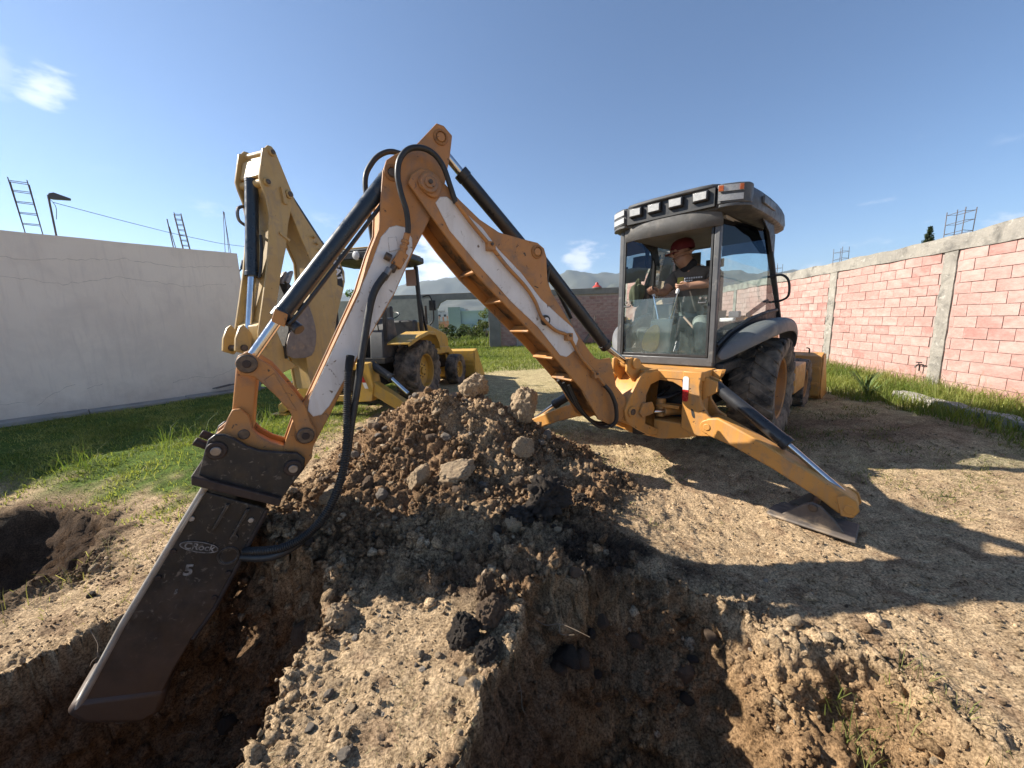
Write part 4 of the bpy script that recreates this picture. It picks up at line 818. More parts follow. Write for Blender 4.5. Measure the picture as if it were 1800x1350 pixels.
for s, z in ((3.70, .42), (3.99, .52), (4.10, .34), (3.86, .10), (4.19, .20), (3.95, -.04)): MB().cyl(K(s, z, .184), K(s, z, .197), .017, n=6).build('bolt', M_edge if z > .4 else M_rust, brk, bevel=.002)
MB().lathe([(.0, 0), (.045, 0), (.05, .006), (.058, .006), (.062, 0)], K(3.845, .215, .186), Vector(K(0, 0, 1)) - Vector(K(0, 0, 0)), 24).build('cover_plate', M_breaker, brk)
def bmat(s, z, w, rot, sc=1):                    # text frame on the breaker's side: x to -s, y up
    x = Vector(K(-1, 0, 0)) - Vector(K(0, 0, 0)); y = Vector((0, 0, 1)); c, q = math.cos(rot), math.sin(rot)
    xx = x * c + y * q; yy = -x * q + y * c; m4 = Matrix((xx, yy, xx.cross(yy))).transposed().to_4x4(); m4.translation = Vector(K(s, z, w)); return m4
ov = [(3.977 + .088 * math.cos(a) + .0 * math.sin(a), .325 + .036 * math.sin(a) - .045 * math.cos(a) * -1) for a in [k * math.pi / 16 for k in range(32)]]
ring_o = MB().prism(ov, .1855, .192, K).build('logo_badge', M_breaker, brk, bevel=.003)
text_obj('CRock', M_letter, brk, bmat(3.977, .325, .1925, R(-27)), .056, 'lettering', .0008)
text_obj('5', M_letter, brk, bmat(4.05, .19, .1868, R(-20)), .095, 'lettering', .003)
text_obj('5', M_letter, brk, bmat(4.125, .075, .1868, R(-20)), .035, 'lettering', .001)
MB().tube([K(a, c, .192) for a, c in ov + ov[:1]], .0022, n=5, raw=True).build('logo_ring', M_letter, brk)
HP1 = [(2.707, 2.008, 0.2), (2.812, 1.856, 0.21), (2.901, 1.543, 0.23), (2.981, 1.233, 0.27), (3.043, 1.005, 0.3), (3.124, 0.706, 0.34), (3.261, 0.426, 0.37), (3.428, 0.281, 0.38), (3.596, 0.206, 0.34), (3.773, 0.186, 0.2)]
HP2 = [(3.0, 1.45, .24), (3.032, 1.32, 0.28), (3.066, 1.093, 0.32), (3.105, 0.833, 0.37), (3.191, 0.562, 0.4), (3.338, 0.367, 0.41), (3.526, 0.267, 0.38), (3.758, 0.22, 0.2)]
hosecurve(case, [K(*q) for q in HP1], .026)
hosecurve(case, [K(*q) for q in spline([Vector(q) for q in HP2], 9)], .025, M_rubber, 'ribbed_hose', rib=lambda i: 1.12 if (i // 2) % 2 else .86)
va = empty('shutoff_valve', (0, 0, 0)); va.parent = case
MB().prism([(2.595, 2.185), (2.535, 2.145), (2.60, 2.045), (2.66, 2.09)], .155, .215, K).build('body', M_orange, va, bevel=.006)
MB().prism([(2.66, 2.27), (2.60, 2.28), (2.59, 2.19), (2.66, 2.17)], .152, .157, K).build('mounting_plate', M_white, va, bevel=.001)
MB().cyl(K(2.66, 2.12, .19), K(2.70, 2.14, .19), .028, n=14).cyl(K(2.63, 2.08, .185), K(2.665, 2.03, .19), .026, n=6).build('handle_nut', M_pin, va, bevel=.004)
MB().cyl(K(2.672, 2.05, .19), K(2.725, 1.975, .197), .025, n=14).build('hose_fitting', M_steel, va, bevel=.003)
MB().cyl(K(2.575, 2.16, .19), K(2.53, 2.30, .20), .024, .022, 14).cyl(K(2.565, 2.19, .19), K(2.558, 2.215, .19), .03, n=8).cyl(K(2.552, 2.23, .192), K(2.545, 2.25, .193), .03, n=8).build('pipe_fitting', M_orange, va, bevel=.003)
TOPH = [(2.53, 2.30), (2.527, 2.36), (2.535, 2.45), (2.565, 2.56), (2.58, 2.669), (2.557, 2.773), (2.492, 2.848), (2.398, 2.876), (2.305, 2.853), (2.235, 2.779), (2.188, 2.66), (2.146, 2.545)]
hosecurve(case, [K(a, c, .215 + .03 * math.sin(i / 11 * 3.14)) for i, (a, c) in enumerate(TOPH)], .020)
hosecurve(case, [K(a, c, -.18) for a, c in ((2.70, 2.30), (2.715, 2.55), (2.715, 2.754), (2.66, 2.874), (2.576, 2.958), (2.465, 2.99), (2.30, 2.93), (2.18, 2.70), (2.12, 2.5))], .020)
hosecurve(case, [K(1.25, 2.0, -.1), K(1.235, 2.10, -.10), K(1.17, 2.18, -.12), K(1.05, 2.13, -.14), K(.9, 1.92, -.16), K(.72, 1.66, -.18)], .020)
hosecurve(case, [K(1.235, 1.98, .1), K(1.26, 2.07, .10), K(1.19, 2.14, .08), K(1.20, 1.98, .06), K(1.12, 1.82, .05)], .018)
# swing tower
TOW = [(0.005, 1.043), (-0.326, 1.029), (-0.329, 0.948), (-0.099, 0.893), (-0.028, 0.778), (-0.027, 0.449), (-0.251, 0.347), (-0.24, 0.290), (-0.096, 0.300), (0.084, 0.394), (0.278, 0.524), (0.31, 0.65), (0.237, 0.778), (0.053, 1.022)]
tw = girder(case, 'swing_tower', TOW, .215, K, M_orange2, .05, .035)
EARC = [(0.293, 1.21), (0.213, 1.229), (0.142, 1.19), (0.007, 1.103), (-0.117, 1.074), (-0.30, 1.04), (-.20, .99), (0.005, 1.0), (.12, .96), (0.171, 0.94), (.30, 1.08)]
for s in (-1, 1): MB().prism([(a - .12, c - .02) for a, c in EARC], s * .085, s * .12, K).build('ear_plate', M_orange2, tw, bevel=.008)
MB().prism([(-.02, 1.06), (-.26, 1.05), (-.26, .97), (-.02, .98)], -.19, .19, K).build('cross_plate', M_orange2, tw, bevel=.008)
MB().cyl(K(.055, 1.135, -.15), K(.055, 1.135, .15), .062, n=24).build('pin', M_orange2, tw, bevel=.008)
MB().cyl(K(.203, .624, -.235), K(.203, .624, .235), .06, n=24).build('boss', M_orange2, tw, bevel=.008)
MB().cyl(K(.203, .624, -.245), K(.203, .624, .247), .035, n=20).build('pin', M_pin, tw, bevel=.005)
MB().cyl(K(-.17, .26, 0), K(-.17, 1.06, 0), .075, n=24).build('king_post', M_dark, tw, bevel=.006)
MB().prism([(-.14, .62), (-.10, .70), (.05, .70), (.10, .60), (.05, .54), (-.12, .56)], .216, .245, K).build('lock_plate', M_orange2, tw, bevel=.006)
# stabilizer frame
SF = empty('stabilizer_frame', (0, 0, 0)); SF.parent = case
FR = lambda u, z, v: (u, v, z)
MB().box(-.62, .62, -1.72, -1.30, .95, 1.05).build('top_beam', M_orange2, SF, bevel=.012)
MB().prism([(-.45, .30), (-.62, .36), (-.40, .46), (.40, .46), (.62, .36), (.45, .30), (.2, .24), (-.2, .24)], -1.72, -1.34, FR).build('bottom_beam', M_orange2, SF, bevel=.012)
ctop = MB().prism([(-.40, .95), (.40, .95), (.42, .86), (.30, .92), (0, .94), (-.30, .92), (-.42, .86)], -1.715, -1.66, FR).build('arch_plate', M_orange2, SF, bevel=.006)
GUS = [(.425, 1.055), (.62, 1.055), (.60, .90), (.62, .72), (.70, .60), (.775, .56), (.785, .44), (.72, .38), (.60, .36), (.425, .42)]
for s in (-1, 1):
    g_ = MB().prism([(s * a, c) for a, c in GUS], -1.755, -1.70, FR).build('side_plate', M_orange2, SF, bevel=.008)
    MB().prism([(s * a, c) for a, c in GUS], -1.45, -1.40, FR).build('inner_plate', M_orange2, SF, bevel=.008)
    MB().box(s * .43, s * .60, -1.70, -1.45, .44, .94).build('column', M_orange2, SF, bevel=.008)
    MB().cyl((s * .70, -1.775, .485), (s * .70, -1.38, .485), .075, n=24).build('pivot_boss', M_orange2, SF, bevel=.01)
    MB().cyl((s * .70, -1.785, .485), (s * .70, -1.37, .485), .036, n=20).build('pin', M_orange2, SF, bevel=.006)
    MB().prism([(s * .60, 1.0), (s * .74, .95), (s * .75, .85), (s * .60, .74)], -1.66, -1.63, FR).prism([(s * .60, 1.0), (s * .74, .95), (s * .75, .85), (s * .60, .74)], -1.53, -1.50, FR).build('cylinder_lug', M_orange2, SF, bevel=.006)
    for k in range(3): MB().prism([(s * .62, 1.04), (s * .72, 1.045), (s * .70, .98), (s * .64, .88)], -1.44 + .05 * k, -1.42 + .05 * k, FR).build('fin', M_orange2, SF, bevel=.003)
    MB().prism(rounded([(s * .52, .66), (s * .555, .64), (s * .575, .55), (s * .54, .56)], 1), -1.757, -1.7565, FR).build('slot', M_dark, SF, smooth=False)
    rf = MB().prism([(s * .428, .855), (s * .490, .855), (s * .490, .985), (s * .475, 1.0), (s * .443, 1.0), (s * .428, .985)], -1.7595, -1.7555, FR).build('white_reflector', M_wht, SF)
    MB().prism([(s * .428, .853), (s * .490, .853), (s * .490, .74), (s * .475, .725), (s * .443, .725), (s * .428, .74)], -1.7595, -1.7555, FR).build('red_reflector', M_redl, SF)
for k in range(7):
    a = -.34 + k * .11; hosecurve(SF, [(a, -1.30, .88 - .03 * (k % 3)), (a + .05, -1.42, .82 - .06 * (k % 2)), (a * .5, -1.60, .70), (-.1 + a * .2, -1.72, .58 + .03 * k)], .017)
for s in (-1, 1): cylinder(SF, (s * .34, -1.42, .55), (s * .18, -1.62, .55), (-.11 + s * .08, -1.86, .55), .05, .026, M_orange2, 'swing_cylinder')
MB().box(-.40, .40, -1.44, -1.36, .46, .92).build('back_panel', M_dark, SF, smooth=False)
MB().box(.05, .36, -1.66, -1.54, .60, .64).cyl((.12, -1.60, .48), (.12, -1.60, .70), .06, n=18).build('valve_block', M_orange2, SF, bevel=.006)
# stabilizer legs
def leg(s, vv=-1.78):
    f = lambda u, z, v: (s * u, v - .10 * max(0, (u - .7)), z)
    LEG = [(.64, .52), (.70, .575), (.80, .60), (1.15, .46), (1.55, .275), (1.80, .155), (1.90, .10), (1.925, .02), (1.88, -.045), (1.80, -.045), (1.66, .04), (1.30, .205), (.95, .335), (.72, .39), (.65, .43)]
    l_ = MB().prism(LEG, vv + .01, vv + .20, f).build('stabilizer_leg', M_orange2, case, bevel=.014)
    MB().cyl(f(1.87, .02, vv - .012), f(1.87, .02, vv + .225), .04, n=20).build('pin', M_orange2, l_, bevel=.006)
    MB().prism([(1.78, .10), (1.84, .14), (1.91, .11), (1.935, .03), (1.90, -.045), (1.82, -.055)], vv - .008, vv + .012, f).prism([(1.78, .10), (1.84, .14), (1.91, .11), (1.935, .03), (1.90, -.045), (1.82, -.055)], vv + .198, vv + .218, f).build('end_plate', M_orange2, l_, bevel=.008)
    cylinder(case, f(.715, .885, vv + .21), f(1.39, .435, vv + .13), f(1.83, .105, vv + .10), .062, .027, M_black, 'stabilizer_cylinder')
    pd = MB().prism([(1.30, -.205), (1.94, -.205), (1.94, -.18), (1.32, -.175)], vv - .13, vv + .24, f).build('stabilizer_pad', M_steel_d, case, bevel=.012)
    for q in (-.055, .235): MB().prism([(1.42, -.18), (1.58, -.02), (1.63, .015), (1.69, .0), (1.78, -.08), (1.86, -.18)], vv + q, vv + q + .03, f).build('ear', M_steel_d, pd, bevel=.008)
    MB().cyl(f(1.64, -.03, vv - .075), f(1.64, -.03, vv + .285), .034, n=18).build('pin', M_pin, pd, bevel=.006)
M_steel_d = mat('dusty_dark_steel', (.10, .085, .075), (.17, .135, .105), 8, .7, .2, .3, 50, dirt=DUST, dthr=(.52, .72), dscale=6)
leg(1); leg(-1)
# chassis, engine, loader
CH_ = MB().box(-.36, .36, -1.36, 2.6, .45, .90).build('chassis', M_dark, case, bevel=.02)
MB().cyl((-.8, 0, .665), (.8, 0, .665), .14, n=20).cyl((-.72, 2.15, .42), (.72, 2.15, .42), .09, n=16).build('axles', M_dark, CH_)
hood = MB().prism([(.78, .95), (.78, 1.62), (1.3, 1.58), (2.45, 1.36), (2.58, 1.20), (2.58, .80), (2.2, .80)], -.45, .45, lambda v, z, u: (u, v, z)).build('engine_hood', M_orange2, case, bevel=.04)
MB().box(-.38, .38, 2.582, 2.60, .86, 1.16).build('grille', M_dark, hood, bevel=.01)
for s in (-1, 1):
    make_wheel(case, (s * .79, 0, .665), .675, .50, .40, M_orange, s)
    make_wheel(case, (s * .84, 2.15, .43), .43, .30, .24, M_orange, s, 0, 16)
    MB().prism([(.95, 1.02), (1.05, 1.12), (2.3, 1.02), (3.0, .55), (2.95, .40), (2.2, .86), (1.0, .90)], s * .50, s * .60, lambda v, z, u: (u, v, z)).build('loader_arm', M_orange2, case, bevel=.012)
    cylinder(case, (s * .66, 1.0, .75), (s * .66, 1.9, .70), (s * .6, 2.4, .78), .045, .024, M_orange2, 'loader_cylinder')
MB().box(.80, 1.02, .82, 1.62, .45, .86).build('tool_box', M_orange2, case, bevel=.02)
st_ = MB().box(-1.02, -.80, .82, 1.62, .45, .86).build('fuel_tank', M_dark, case, bevel=.02)
BK = [(2.62, .86), (2.60, .40), (2.66, .14), (2.82, .035), (3.55, .02), (3.56, .045), (2.86, .075), (2.72, .18), (2.67, .42), (2.69, .80), (2.86, .885), (2.85, .91)]
bk_ = MB().prism(BK, -1.10, 1.10, lambda v, z, u: (u, v, z)).build('loader_bucket', M_orange2, case, bevel=.008)
for s in (-1, 1): MB().prism([(2.64, .84), (2.62, .40), (2.68, .16), (2.84, .045), (3.52, .03), (3.05, .62), (2.86, .89)], s * 1.10, s * 1.125, lambda v, z, u: (u, v, z)).build('side_plate', M_orange2, bk_, bevel=.006)
for z in (.34, .62): MB().box(-1.08, 1.08, 2.585, 2.62, z, z + .05).build('stiffener', M_orange2, bk_, bevel=.006)
MB().tube([(.9, 2.70, .90), (.9, 2.68, .98), (.86, 2.66, 1.0)], .012, n=6).build('hook', M_dark, bk_)

# ------------------------------------------------------------------ cab of the orange machine
CU = -.02
cf = MB()
RB = [(s * .575 + CU, -1.30, 1.10) for s in (-1, 1)]; RT = [(s * .565 + CU, -1.26, 2.72) for s in (-1, 1)]
BB = [(s * .885 + CU, .22, 1.55) for s in (-1, 1)]; BT = [(s * .735 + CU, -.03, 2.72) for s in (-1, 1)]
AB = [(s * .62 + CU, .95, 1.05) for s in (-1, 1)]; AT = [(s * .66 + CU, .62, 2.72) for s in (-1, 1)]
cab = MB().box(-.60 + CU, .60 + CU, -1.335, -1.25, 1.06, 1.16).build('cab_frame', M_frame, case, bevel=.012)
for k, s in enumerate((-1, 1)):
    MB().bar(RB[k], RT[k], .065, .075, up=(0, 1, 0)).build('rear_pillar', M_frame, cab, bevel=.012)
    MB().bar((RB[k][0] - s * .045, -1.325, 1.17), (RT[k][0] - s * .045, -1.29, 2.66), .022, .03, up=(0, 1, 0)).build('rubber_seal', M_trim, cab)
    MB().bar(BB[k], BT[k], .07, .06, up=(0, 1, 0)).build('door_pillar', M_trim, cab, bevel=.01)
    MB().bar(AB[k], AT[k], .06, .06, up=(0, 1, 0)).build('front_pillar', M_trim, cab, bevel=.01)
    # rear quarter pane between the rear and the door pillar, its foot following the fender
    lo = [(RB[k][0] + s * .03, -1.25, 1.30), (s * .66 + CU, -1.0, 1.44), (s * .75 + CU, -.6, 1.58), (s * .83 + CU, -.2, 1.65), (s * .875 + CU, .14, 1.68)]
    hi = [(RT[k][0] + s * .03, -1.22, 2.68), (s * .62 + CU, -.95, 2.68), (s * .665 + CU, -.6, 2.68), (s * .70 + CU, -.3, 2.68), (s * .73 + CU, -.07, 2.68)]
    md = [tuple(Vector(a).lerp(Vector(c), .70)) for a, c in zip(lo, hi)]
    def strip(A_, B_, th=.006):
        b = MB(); n = len(A_)
        for i in range(n - 1):
            dn = Vector((-s * th, 0, 0)); q = [A_[i], A_[i + 1], tuple(Vector(A_[i + 1]) + dn), tuple(Vector(A_[i]) + dn), B_[i], B_[i + 1], tuple(Vector(B_[i + 1]) + dn), tuple(Vector(B_[i]) + dn)]; b.hexa(q)
        return b
    def sheet(A_, B_):
        n = len(A_); b = MB(); b.add(list(A_) + list(B_), [(i, i + 1, n + i + 1, n + i) for i in range(n - 1)]); return b
    sheet(lo, md).build('quarter_window', M_glass2, cab); sheet(md, hi).build('tinted_band', M_tint, cab)
    MB().tube(lo, .022, n=8, raw=True).build('window_seal', M_trim, cab)
    b = MB(); lo2 = [(a, v, z - .30 if i else z - .2) for i, (a, v, z) in enumerate(lo)]
    strip(lo2, [(a, v, z - .0) for a, v, z in lo], .03).build('lower_panel', M_trim, cab)
    b2 = MB(); b2.add([BB[k], AB[k], AT[k], BT[k]], [(0, 1, 2, 3)]); b2.build('door_window', M_glass2, cab)
MB().add([(RB[0][0] + .03, -1.315, 1.165), (RB[1][0] - .03, -1.315, 1.165), (RB[1][0] - .035, -1.30, 1.865), (RB[0][0] + .035, -1.30, 1.865)], [(0, 1, 2, 3)]).build('rear_window', M_glass, cab)
MB().box(RB[0][0] + .03, RB[1][0] - .03, -1.33, -1.29, 1.16, 1.195).build('window_channel', M_trim, cab, bevel=.006)
for s in (-1, 1):
    lt = MB().tube([(CU + s * .50, -1.32, 1.80), (CU + s * .50, -1.345, 1.78), (CU + s * .42, -1.345, 1.78), (CU + s * .42, -1.32, 1.80)], .009, n=8, raw=True).build('window_latch', M_frame, cab)
    for q in (.49, .43): MB().cyl((CU + s * q, -1.30, 1.835), (CU + s * q, -1.325, 1.835), .014, n=12).build('bolt', M_steel, lt)
MB().add([AB[0], AB[1], AT[1], AT[0]], [(0, 1, 2, 3)]).build('windscreen', M_glass2, cab)
MB().box(-.66, .66, -1.25, .95, .98, 1.09).build('floor', M_dark, cab, bevel=.02)
MB().box(-.58, .58, .60, .95, 1.09, 1.55).build('dashboard', M_trim, cab, bevel=.04)
MB().box(-.62 + CU, .62 + CU, -1.22, .6, 2.665, 2.70).build('headliner', mat('headliner', (.30, .275, .24), (.24, .22, .19), 4, .9), cab)
MB().box(-.64, -.30, .58, .62, 2.2, 2.62).build('sun_blind', mat('blind', (.10, .095, .085), (.16, .15, .13), 3, .8), cab)
MB().tube([(-.12, .58, 2.62), (-.10, .58, 2.50)], .02, n=8, raw=True).box(-.2, .05, .56, .59, 2.36, 2.48).build('rear_mirror', M_trim, cab)
# roof
RU = CU + .07
RP = [(-.50, -1.405), (.50, -1.405), (.66, -1.375), (.765, -1.27), (.81, -1.08), (.825, -.3), (.78, .45), (.66, .68), (-.66, .68), (-.78, .45), (-.825, -.3), (-.81, -1.08), (-.765, -1.27), (-.66, -1.375)]
RP = rounded(RP, 1)
roof = MB()
ro = lambda f, z: [(RU + a * f, (v + .35) * f - .35, z) for a, v in RP]
lv = [ro(.95, 2.715), ro(.985, 2.735), ro(1.0, 2.80), ro(.99, 2.88), ro(.955, 2.945), ro(.88, 2.985), ro(.6, 3.01)]; n = len(RP); nl_ = len(lv)
vv = sum(lv, []); ff = [tuple(range(n))[::-1], tuple(range((nl_ - 1) * n, nl_ * n))] + [(l * n + i, l * n + (i + 1) % n, (l + 1) * n + (i + 1) % n, (l + 1) * n + i) for l in range(nl_ - 1) for i in range(n)]
roof = roof.add(vv, ff).build('cab_roof', M_grey, case)
MB().box(RU - .50, RU + .50, -1.435, -1.395, 2.755, 2.945).build('lamp_panel', M_trim, roof, bevel=.006)
MB().prism(rounded([(RU - .53, -1.22), (RU - .53, -1.42), (RU - .3, -1.475), (RU + .3, -1.475), (RU + .53, -1.42), (RU + .53, -1.22)], 1), 2.94, 2.985, lambda a, v, z: (a, v, z)).build('roof_brim', M_grey, roof, bevel=.016)
M_lens2 = mat('dull_work_lamp_lens', (.46, .46, .445), (.34, .34, .33), 40, .2, 0, .4, 160, dist=.002)
for u in (-.375, -.145, .10, .36):
    wl_ = MB().box(RU + u - .080, RU + u + .080, -1.475, -1.43, 2.825, 2.93).build('work_lamp', M_trim, roof, bevel=.01)
    MB().box(RU + u - .066, RU + u + .066, -1.482, -1.472, 2.84, 2.916).build('lens', M_lens2, wl_, bevel=.004)
for s in (-1, 1):
    c0 = RU + s * .505; wd_ = .26; fnl = lambda a, d, z: (c0 + s * a, -1.455 + a * .42 + a * a * .6 + d, z)
    hs_ = MB().prism(rounded([(0, 0), (wd_, 0), (wd_ + .02, .10), (wd_, .18), (0, .16)], 1), 2.765, 2.965, fnl).build('corner_lamp_housing', M_grey, roof, bevel=.016)
    for z0_, z1_, nm_ in ((2.885, 2.945, 'indicator_lens'), (2.795, 2.855, 'tail_lens')):
        q = [fnl(.03 + (wd_ - .06) * i / 4, -.006, zz) for zz in (z0_, z1_) for i in range(5)]; b = MB()
        for i in range(4): b.add([q[i], q[i + 1], q[6 + i], q[5 + i], tuple(Vector(q[i]) + Vector((0, .02, 0))), tuple(Vector(q[i + 1]) + Vector((0, .02, 0))), tuple(Vector(q[6 + i]) + Vector((0, .02, 0))), tuple(Vector(q[5 + i]) + Vector((0, .02, 0)))], [(0, 1, 2, 3), (3, 2, 6, 7), (0, 1, 5, 4)])
        b.build(nm_, M_lens2, hs_)
    if s > 0:
        MB().box(.03, .07, -.014, -.004, 2.888, 2.942, fnl).build('amber_lens', M_ambl, hs_, bevel=.002); MB().box(.20, .23, -.014, -.004, 2.888, 2.942, fnl).build('side_lens', M_ambl, hs_, bevel=.002)
    MB().prism(rounded([(.0, .03), (.14, -.025), (.27, .02), (.30, .12), (.03, .14)], 1), 2.735, 2.765, lambda a, d, z: fnl(a, d, z)).build('lamp_visor', M_grey, hs_, bevel=.006)
    MB().prism([(-.70, 2.74), (-.10, 2.74), (.02, 2.42), (-.10, 2.40), (-.30, 2.60)], RU + s * .755, RU + s * .735, lambda v, z, u: (u, v, z)).build('side_flap', M_trim, roof, bevel=.006)
    MB().box(.805, .835, -.95, -.45, 2.80, 2.88, lambda a, v, z: (RU + s * a, v, z)).build('side_vent', M_frame, roof, bevel=.008)
# curved visor under the work lamps
A_, B_ = [], []; us = np.linspace(-1, 1, 13)
rows = []
for z, dv, wf in ((2.83, -1.40, .54), (2.77, -1.425, .555), (2.69, -1.44, .56), (2.62, -1.43, .565), (2.575, -1.40, .565)):
    rows.append([(RU - .02 + u * wf, dv + .10 * abs(u) ** 3, z + .012 * abs(u) ** 2) for u in us])
v_ = sum(rows, []); v_ += [(a, v + .02, z - .004) for a, v, z in v_]; m_ = 13; k_ = len(rows); off = m_ * k_
f_ = [(r_ * m_ + i, r_ * m_ + i + 1, (r_ + 1) * m_ + i + 1, (r_ + 1) * m_ + i) for r_ in range(k_ - 1) for i in range(m_ - 1)]
f_ += [tuple(off + j for j in g)[::-1] for g in f_] + [((k_ - 1) * m_ + i, (k_ - 1) * m_ + i + 1, off + (k_ - 1) * m_ + i + 1, off + (k_ - 1) * m_ + i) for i in range(m_ - 1)]
M_visor = mat('faded_grey_visor', (.085, .083, .08), (.06, .058, .056), 6, .7, 0, .3, 60, dirt=(.15, .135, .115), dthr=(.5, .75), dscale=5)
MB().add(v_, f_).build('visor', M_visor, roof)
# fenders
M_fend = mat('fender_plastic', (.15, .15, .15), (.115, .115, .115), 4, .6, 0, .1, 90, dirt=(.24, .21, .18), dthr=(.52, .75), dscale=4, spots=(.10, .10, .10), spot_thr=(.68, .73), spot_scale=14)
for s in (-1, 1):
    stn = [(-1.27, .60, .66, 1.20, .10), (-1.12, .62, .80, 1.33, .13), (-.9, .66, .95, 1.45, .15), (-.6, .74, 1.05, 1.54, .16), (-.25, .80, 1.09, 1.575, .16), (.1, .84, 1.10, 1.565, .16), (.38, .86, 1.09, 1.50, .17), (.58, .84, 1.06, 1.38, .18), (.66, .82, 1.02, 1.26, .16)]
    rws = []
    for v, ui, uo, z, lip in stn:
        rws.append([(CU + s * ui, v, z - .02), (CU + s * (ui * .5 + uo * .5), v, z + .025), (CU + s * (uo - .04), v, z + .01), (CU + s * uo, v, z - .04), (CU + s * uo, v, z - lip), (CU + s * (uo - .02), v, z - lip), (CU + s * (uo - .03), v, z - .06), (CU + s * ui, v, z - .05)])
    b = MB(); m_ = 8
    v_ = sum(rws, []); f_ = [(r_ * m_ + i, r_ * m_ + (i + 1) % m_, (r_ + 1) * m_ + (i + 1) % m_, (r_ + 1) * m_ + i) for r_ in range(len(rws) - 1) for i in range(m_)] + [tuple(range(m_)), tuple(range(len(v_) - m_, len(v_)))]
    fd = b.add(v_, f_).build('fender', M_fend, case)
    sm = fd.modifiers.new('sub', 'SUBSURF'); sm.levels = 1; sm.render_levels = 2
    MB().box(CU + s * .50, CU + s * .60, -1.28, -.5, .92, 1.22).build('inner_guard', M_dark, case, bevel=.02)
    hd_ = MB().tube([(CU + s * .80, -.02, 2.10), (CU + s * .93, .00, 2.11), (CU + s * 1.0, .02, 2.03), (CU + s * 1.01, .03, 1.86), (CU + s * .93, .1, 1.80), (CU + s * .85, .15, 1.79)], .014, n=8).build('grab_handle', M_trim, case)
MB().bar((CU + .82, -.12, 1.80), (CU + .70, -.5, 1.62), .035, .05).build('wiper', M_trim, cab, bevel=.006)
# inside the cab
M_seat = mat('seat_vinyl', (.045, .045, .047), (.06, .06, .06), 8, .6)
M_pale = mat('pale_console_plastic', (.30, .33, .31), (.24, .27, .25), 4, .6)
seat = empty('operator_seat', (0, 0, 0)); seat.parent = case
MB().box(-.17, .33, -.78, -.28, 1.50, 1.62).build('cushion', M_seat, seat, bevel=.04)
MB().hexa([(-.16, -.36, 1.60), (.32, -.36, 1.60), (.32, -.24, 1.60), (-.16, -.24, 1.60), (-.14, -.28, 2.22), (.30, -.28, 2.22), (.30, -.17, 2.22), (-.14, -.17, 2.22)]).build('backrest', M_seat, seat, bevel=.04)
MB().box(-.06, .22, -.7, -.35, 1.09, 1.50).build('pedestal', M_dark, seat, bevel=.02)
con = MB().hexa([(-.30, -1.22, 1.10), (.05, -1.22, 1.10), (.05, -.98, 1.10), (-.30, -.98, 1.10), (-.24, -1.17, 1.60), (.02, -1.17, 1.60), (.02, -1.02, 1.62), (-.24, -1.02, 1.62)]).build('control_console', M_pale, case, bevel=.02)
MB().box(-.30, -.02, -.99, -.95, 1.55, 1.80).build('console_panel', M_dark, con, bevel=.03)
MB().prism(rounded([(-.30, 1.20), (-.10, 1.20), (-.08, 1.50), (-.14, 1.56), (-.26, 1.48), (-.33, 1.32)], 2), -1.24, -1.22, FR).build('worn_yellow_cover', mat('worn_yellow', (.50, .33, .09), (.34, .24, .10), 14, .7, 0, .3, 50), con, bevel=.005)
for (x0, x1, z1) in ((-.165, -.262, 1.915), (-.028, .045, 1.93)):
    lv_ = MB().cyl((x0, -1.10, 1.58), (x1, -1.06, z1), .011, n=8).build('control_lever', M_chrome, case); MB().lathe([(0, -.03), (.02, -.02), (.024, .01), (.014, .035), (0, .04)], (x1, -1.06, z1 + .01), (x1 - x0, 0, z1 - 1.58), 12).build('knob', M_wht, lv_)
MB().cyl((-.02, -1.10, 1.60), (-.02, -1.08, 1.57), .07, .09, 16).build('lever_boot', M_rubber, case)
MB().box(-.60, -.36, -.9, .5, 1.09, 1.50).box(.42, .60, -.9, .5, 1.09, 1.45).build('side_console', M_dark, case, bevel=.05)
MB().box(.40, .56, -.62, -.5, 1.55, 1.60).box(.44, .56, -.4, -.3, 1.60, 1.68).build('manual_folder', M_wht, case, bevel=.01)
wr_ = MB().bar((.08, -.92, 1.63), (.26, -.90, 1.42), .04, .02).build('wooden_batten', mat('pinkish_wood', (.55, .38, .30), (.45, .30, .23), 12, .8)); wr_.parent = None
wr_.matrix_world = case.matrix_basis.copy(); tag(wr_, 'pinkish wooden batten leaning inside the orange backhoe cab', 'batten')
# olive jacket hung in the cab
rs = np.random.RandomState(4); bmj = bmesh.new(); bmesh.ops.create_icosphere(bmj, subdivisions=4, radius=1)
for v in bmj.verts:
    p = v.co.copy(); f = 1 + .16 * math.sin(p.z * 3 + 4 * math.atan2(p.y, p.x)) + .10 * math.sin(7 * math.atan2(p.y, p.x) + p.z * 2)
    sq = .62 if p.z > .55 else 1.0
    v.co = Vector((p.x * .085 * f * sq + .03 * (p.z - .4) * .6, p.y * .09 * f * sq, p.z * .19))
mj = bpy.data.meshes.new('jacket'); bmj.to_mesh(mj); bmj.free()
jk = mesh_obj('jacket', mj, mat('olive_cloth', (.10, .105, .06), (.14, .145, .09), 14, .9, 0, .4, 60)); jk.matrix_world = case.matrix_basis @ Matrix.Translation((-.53, -.98, 1.97)); tag(jk, 'crumpled olive jacket bundle hung inside the orange backhoe cab', 'jacket')

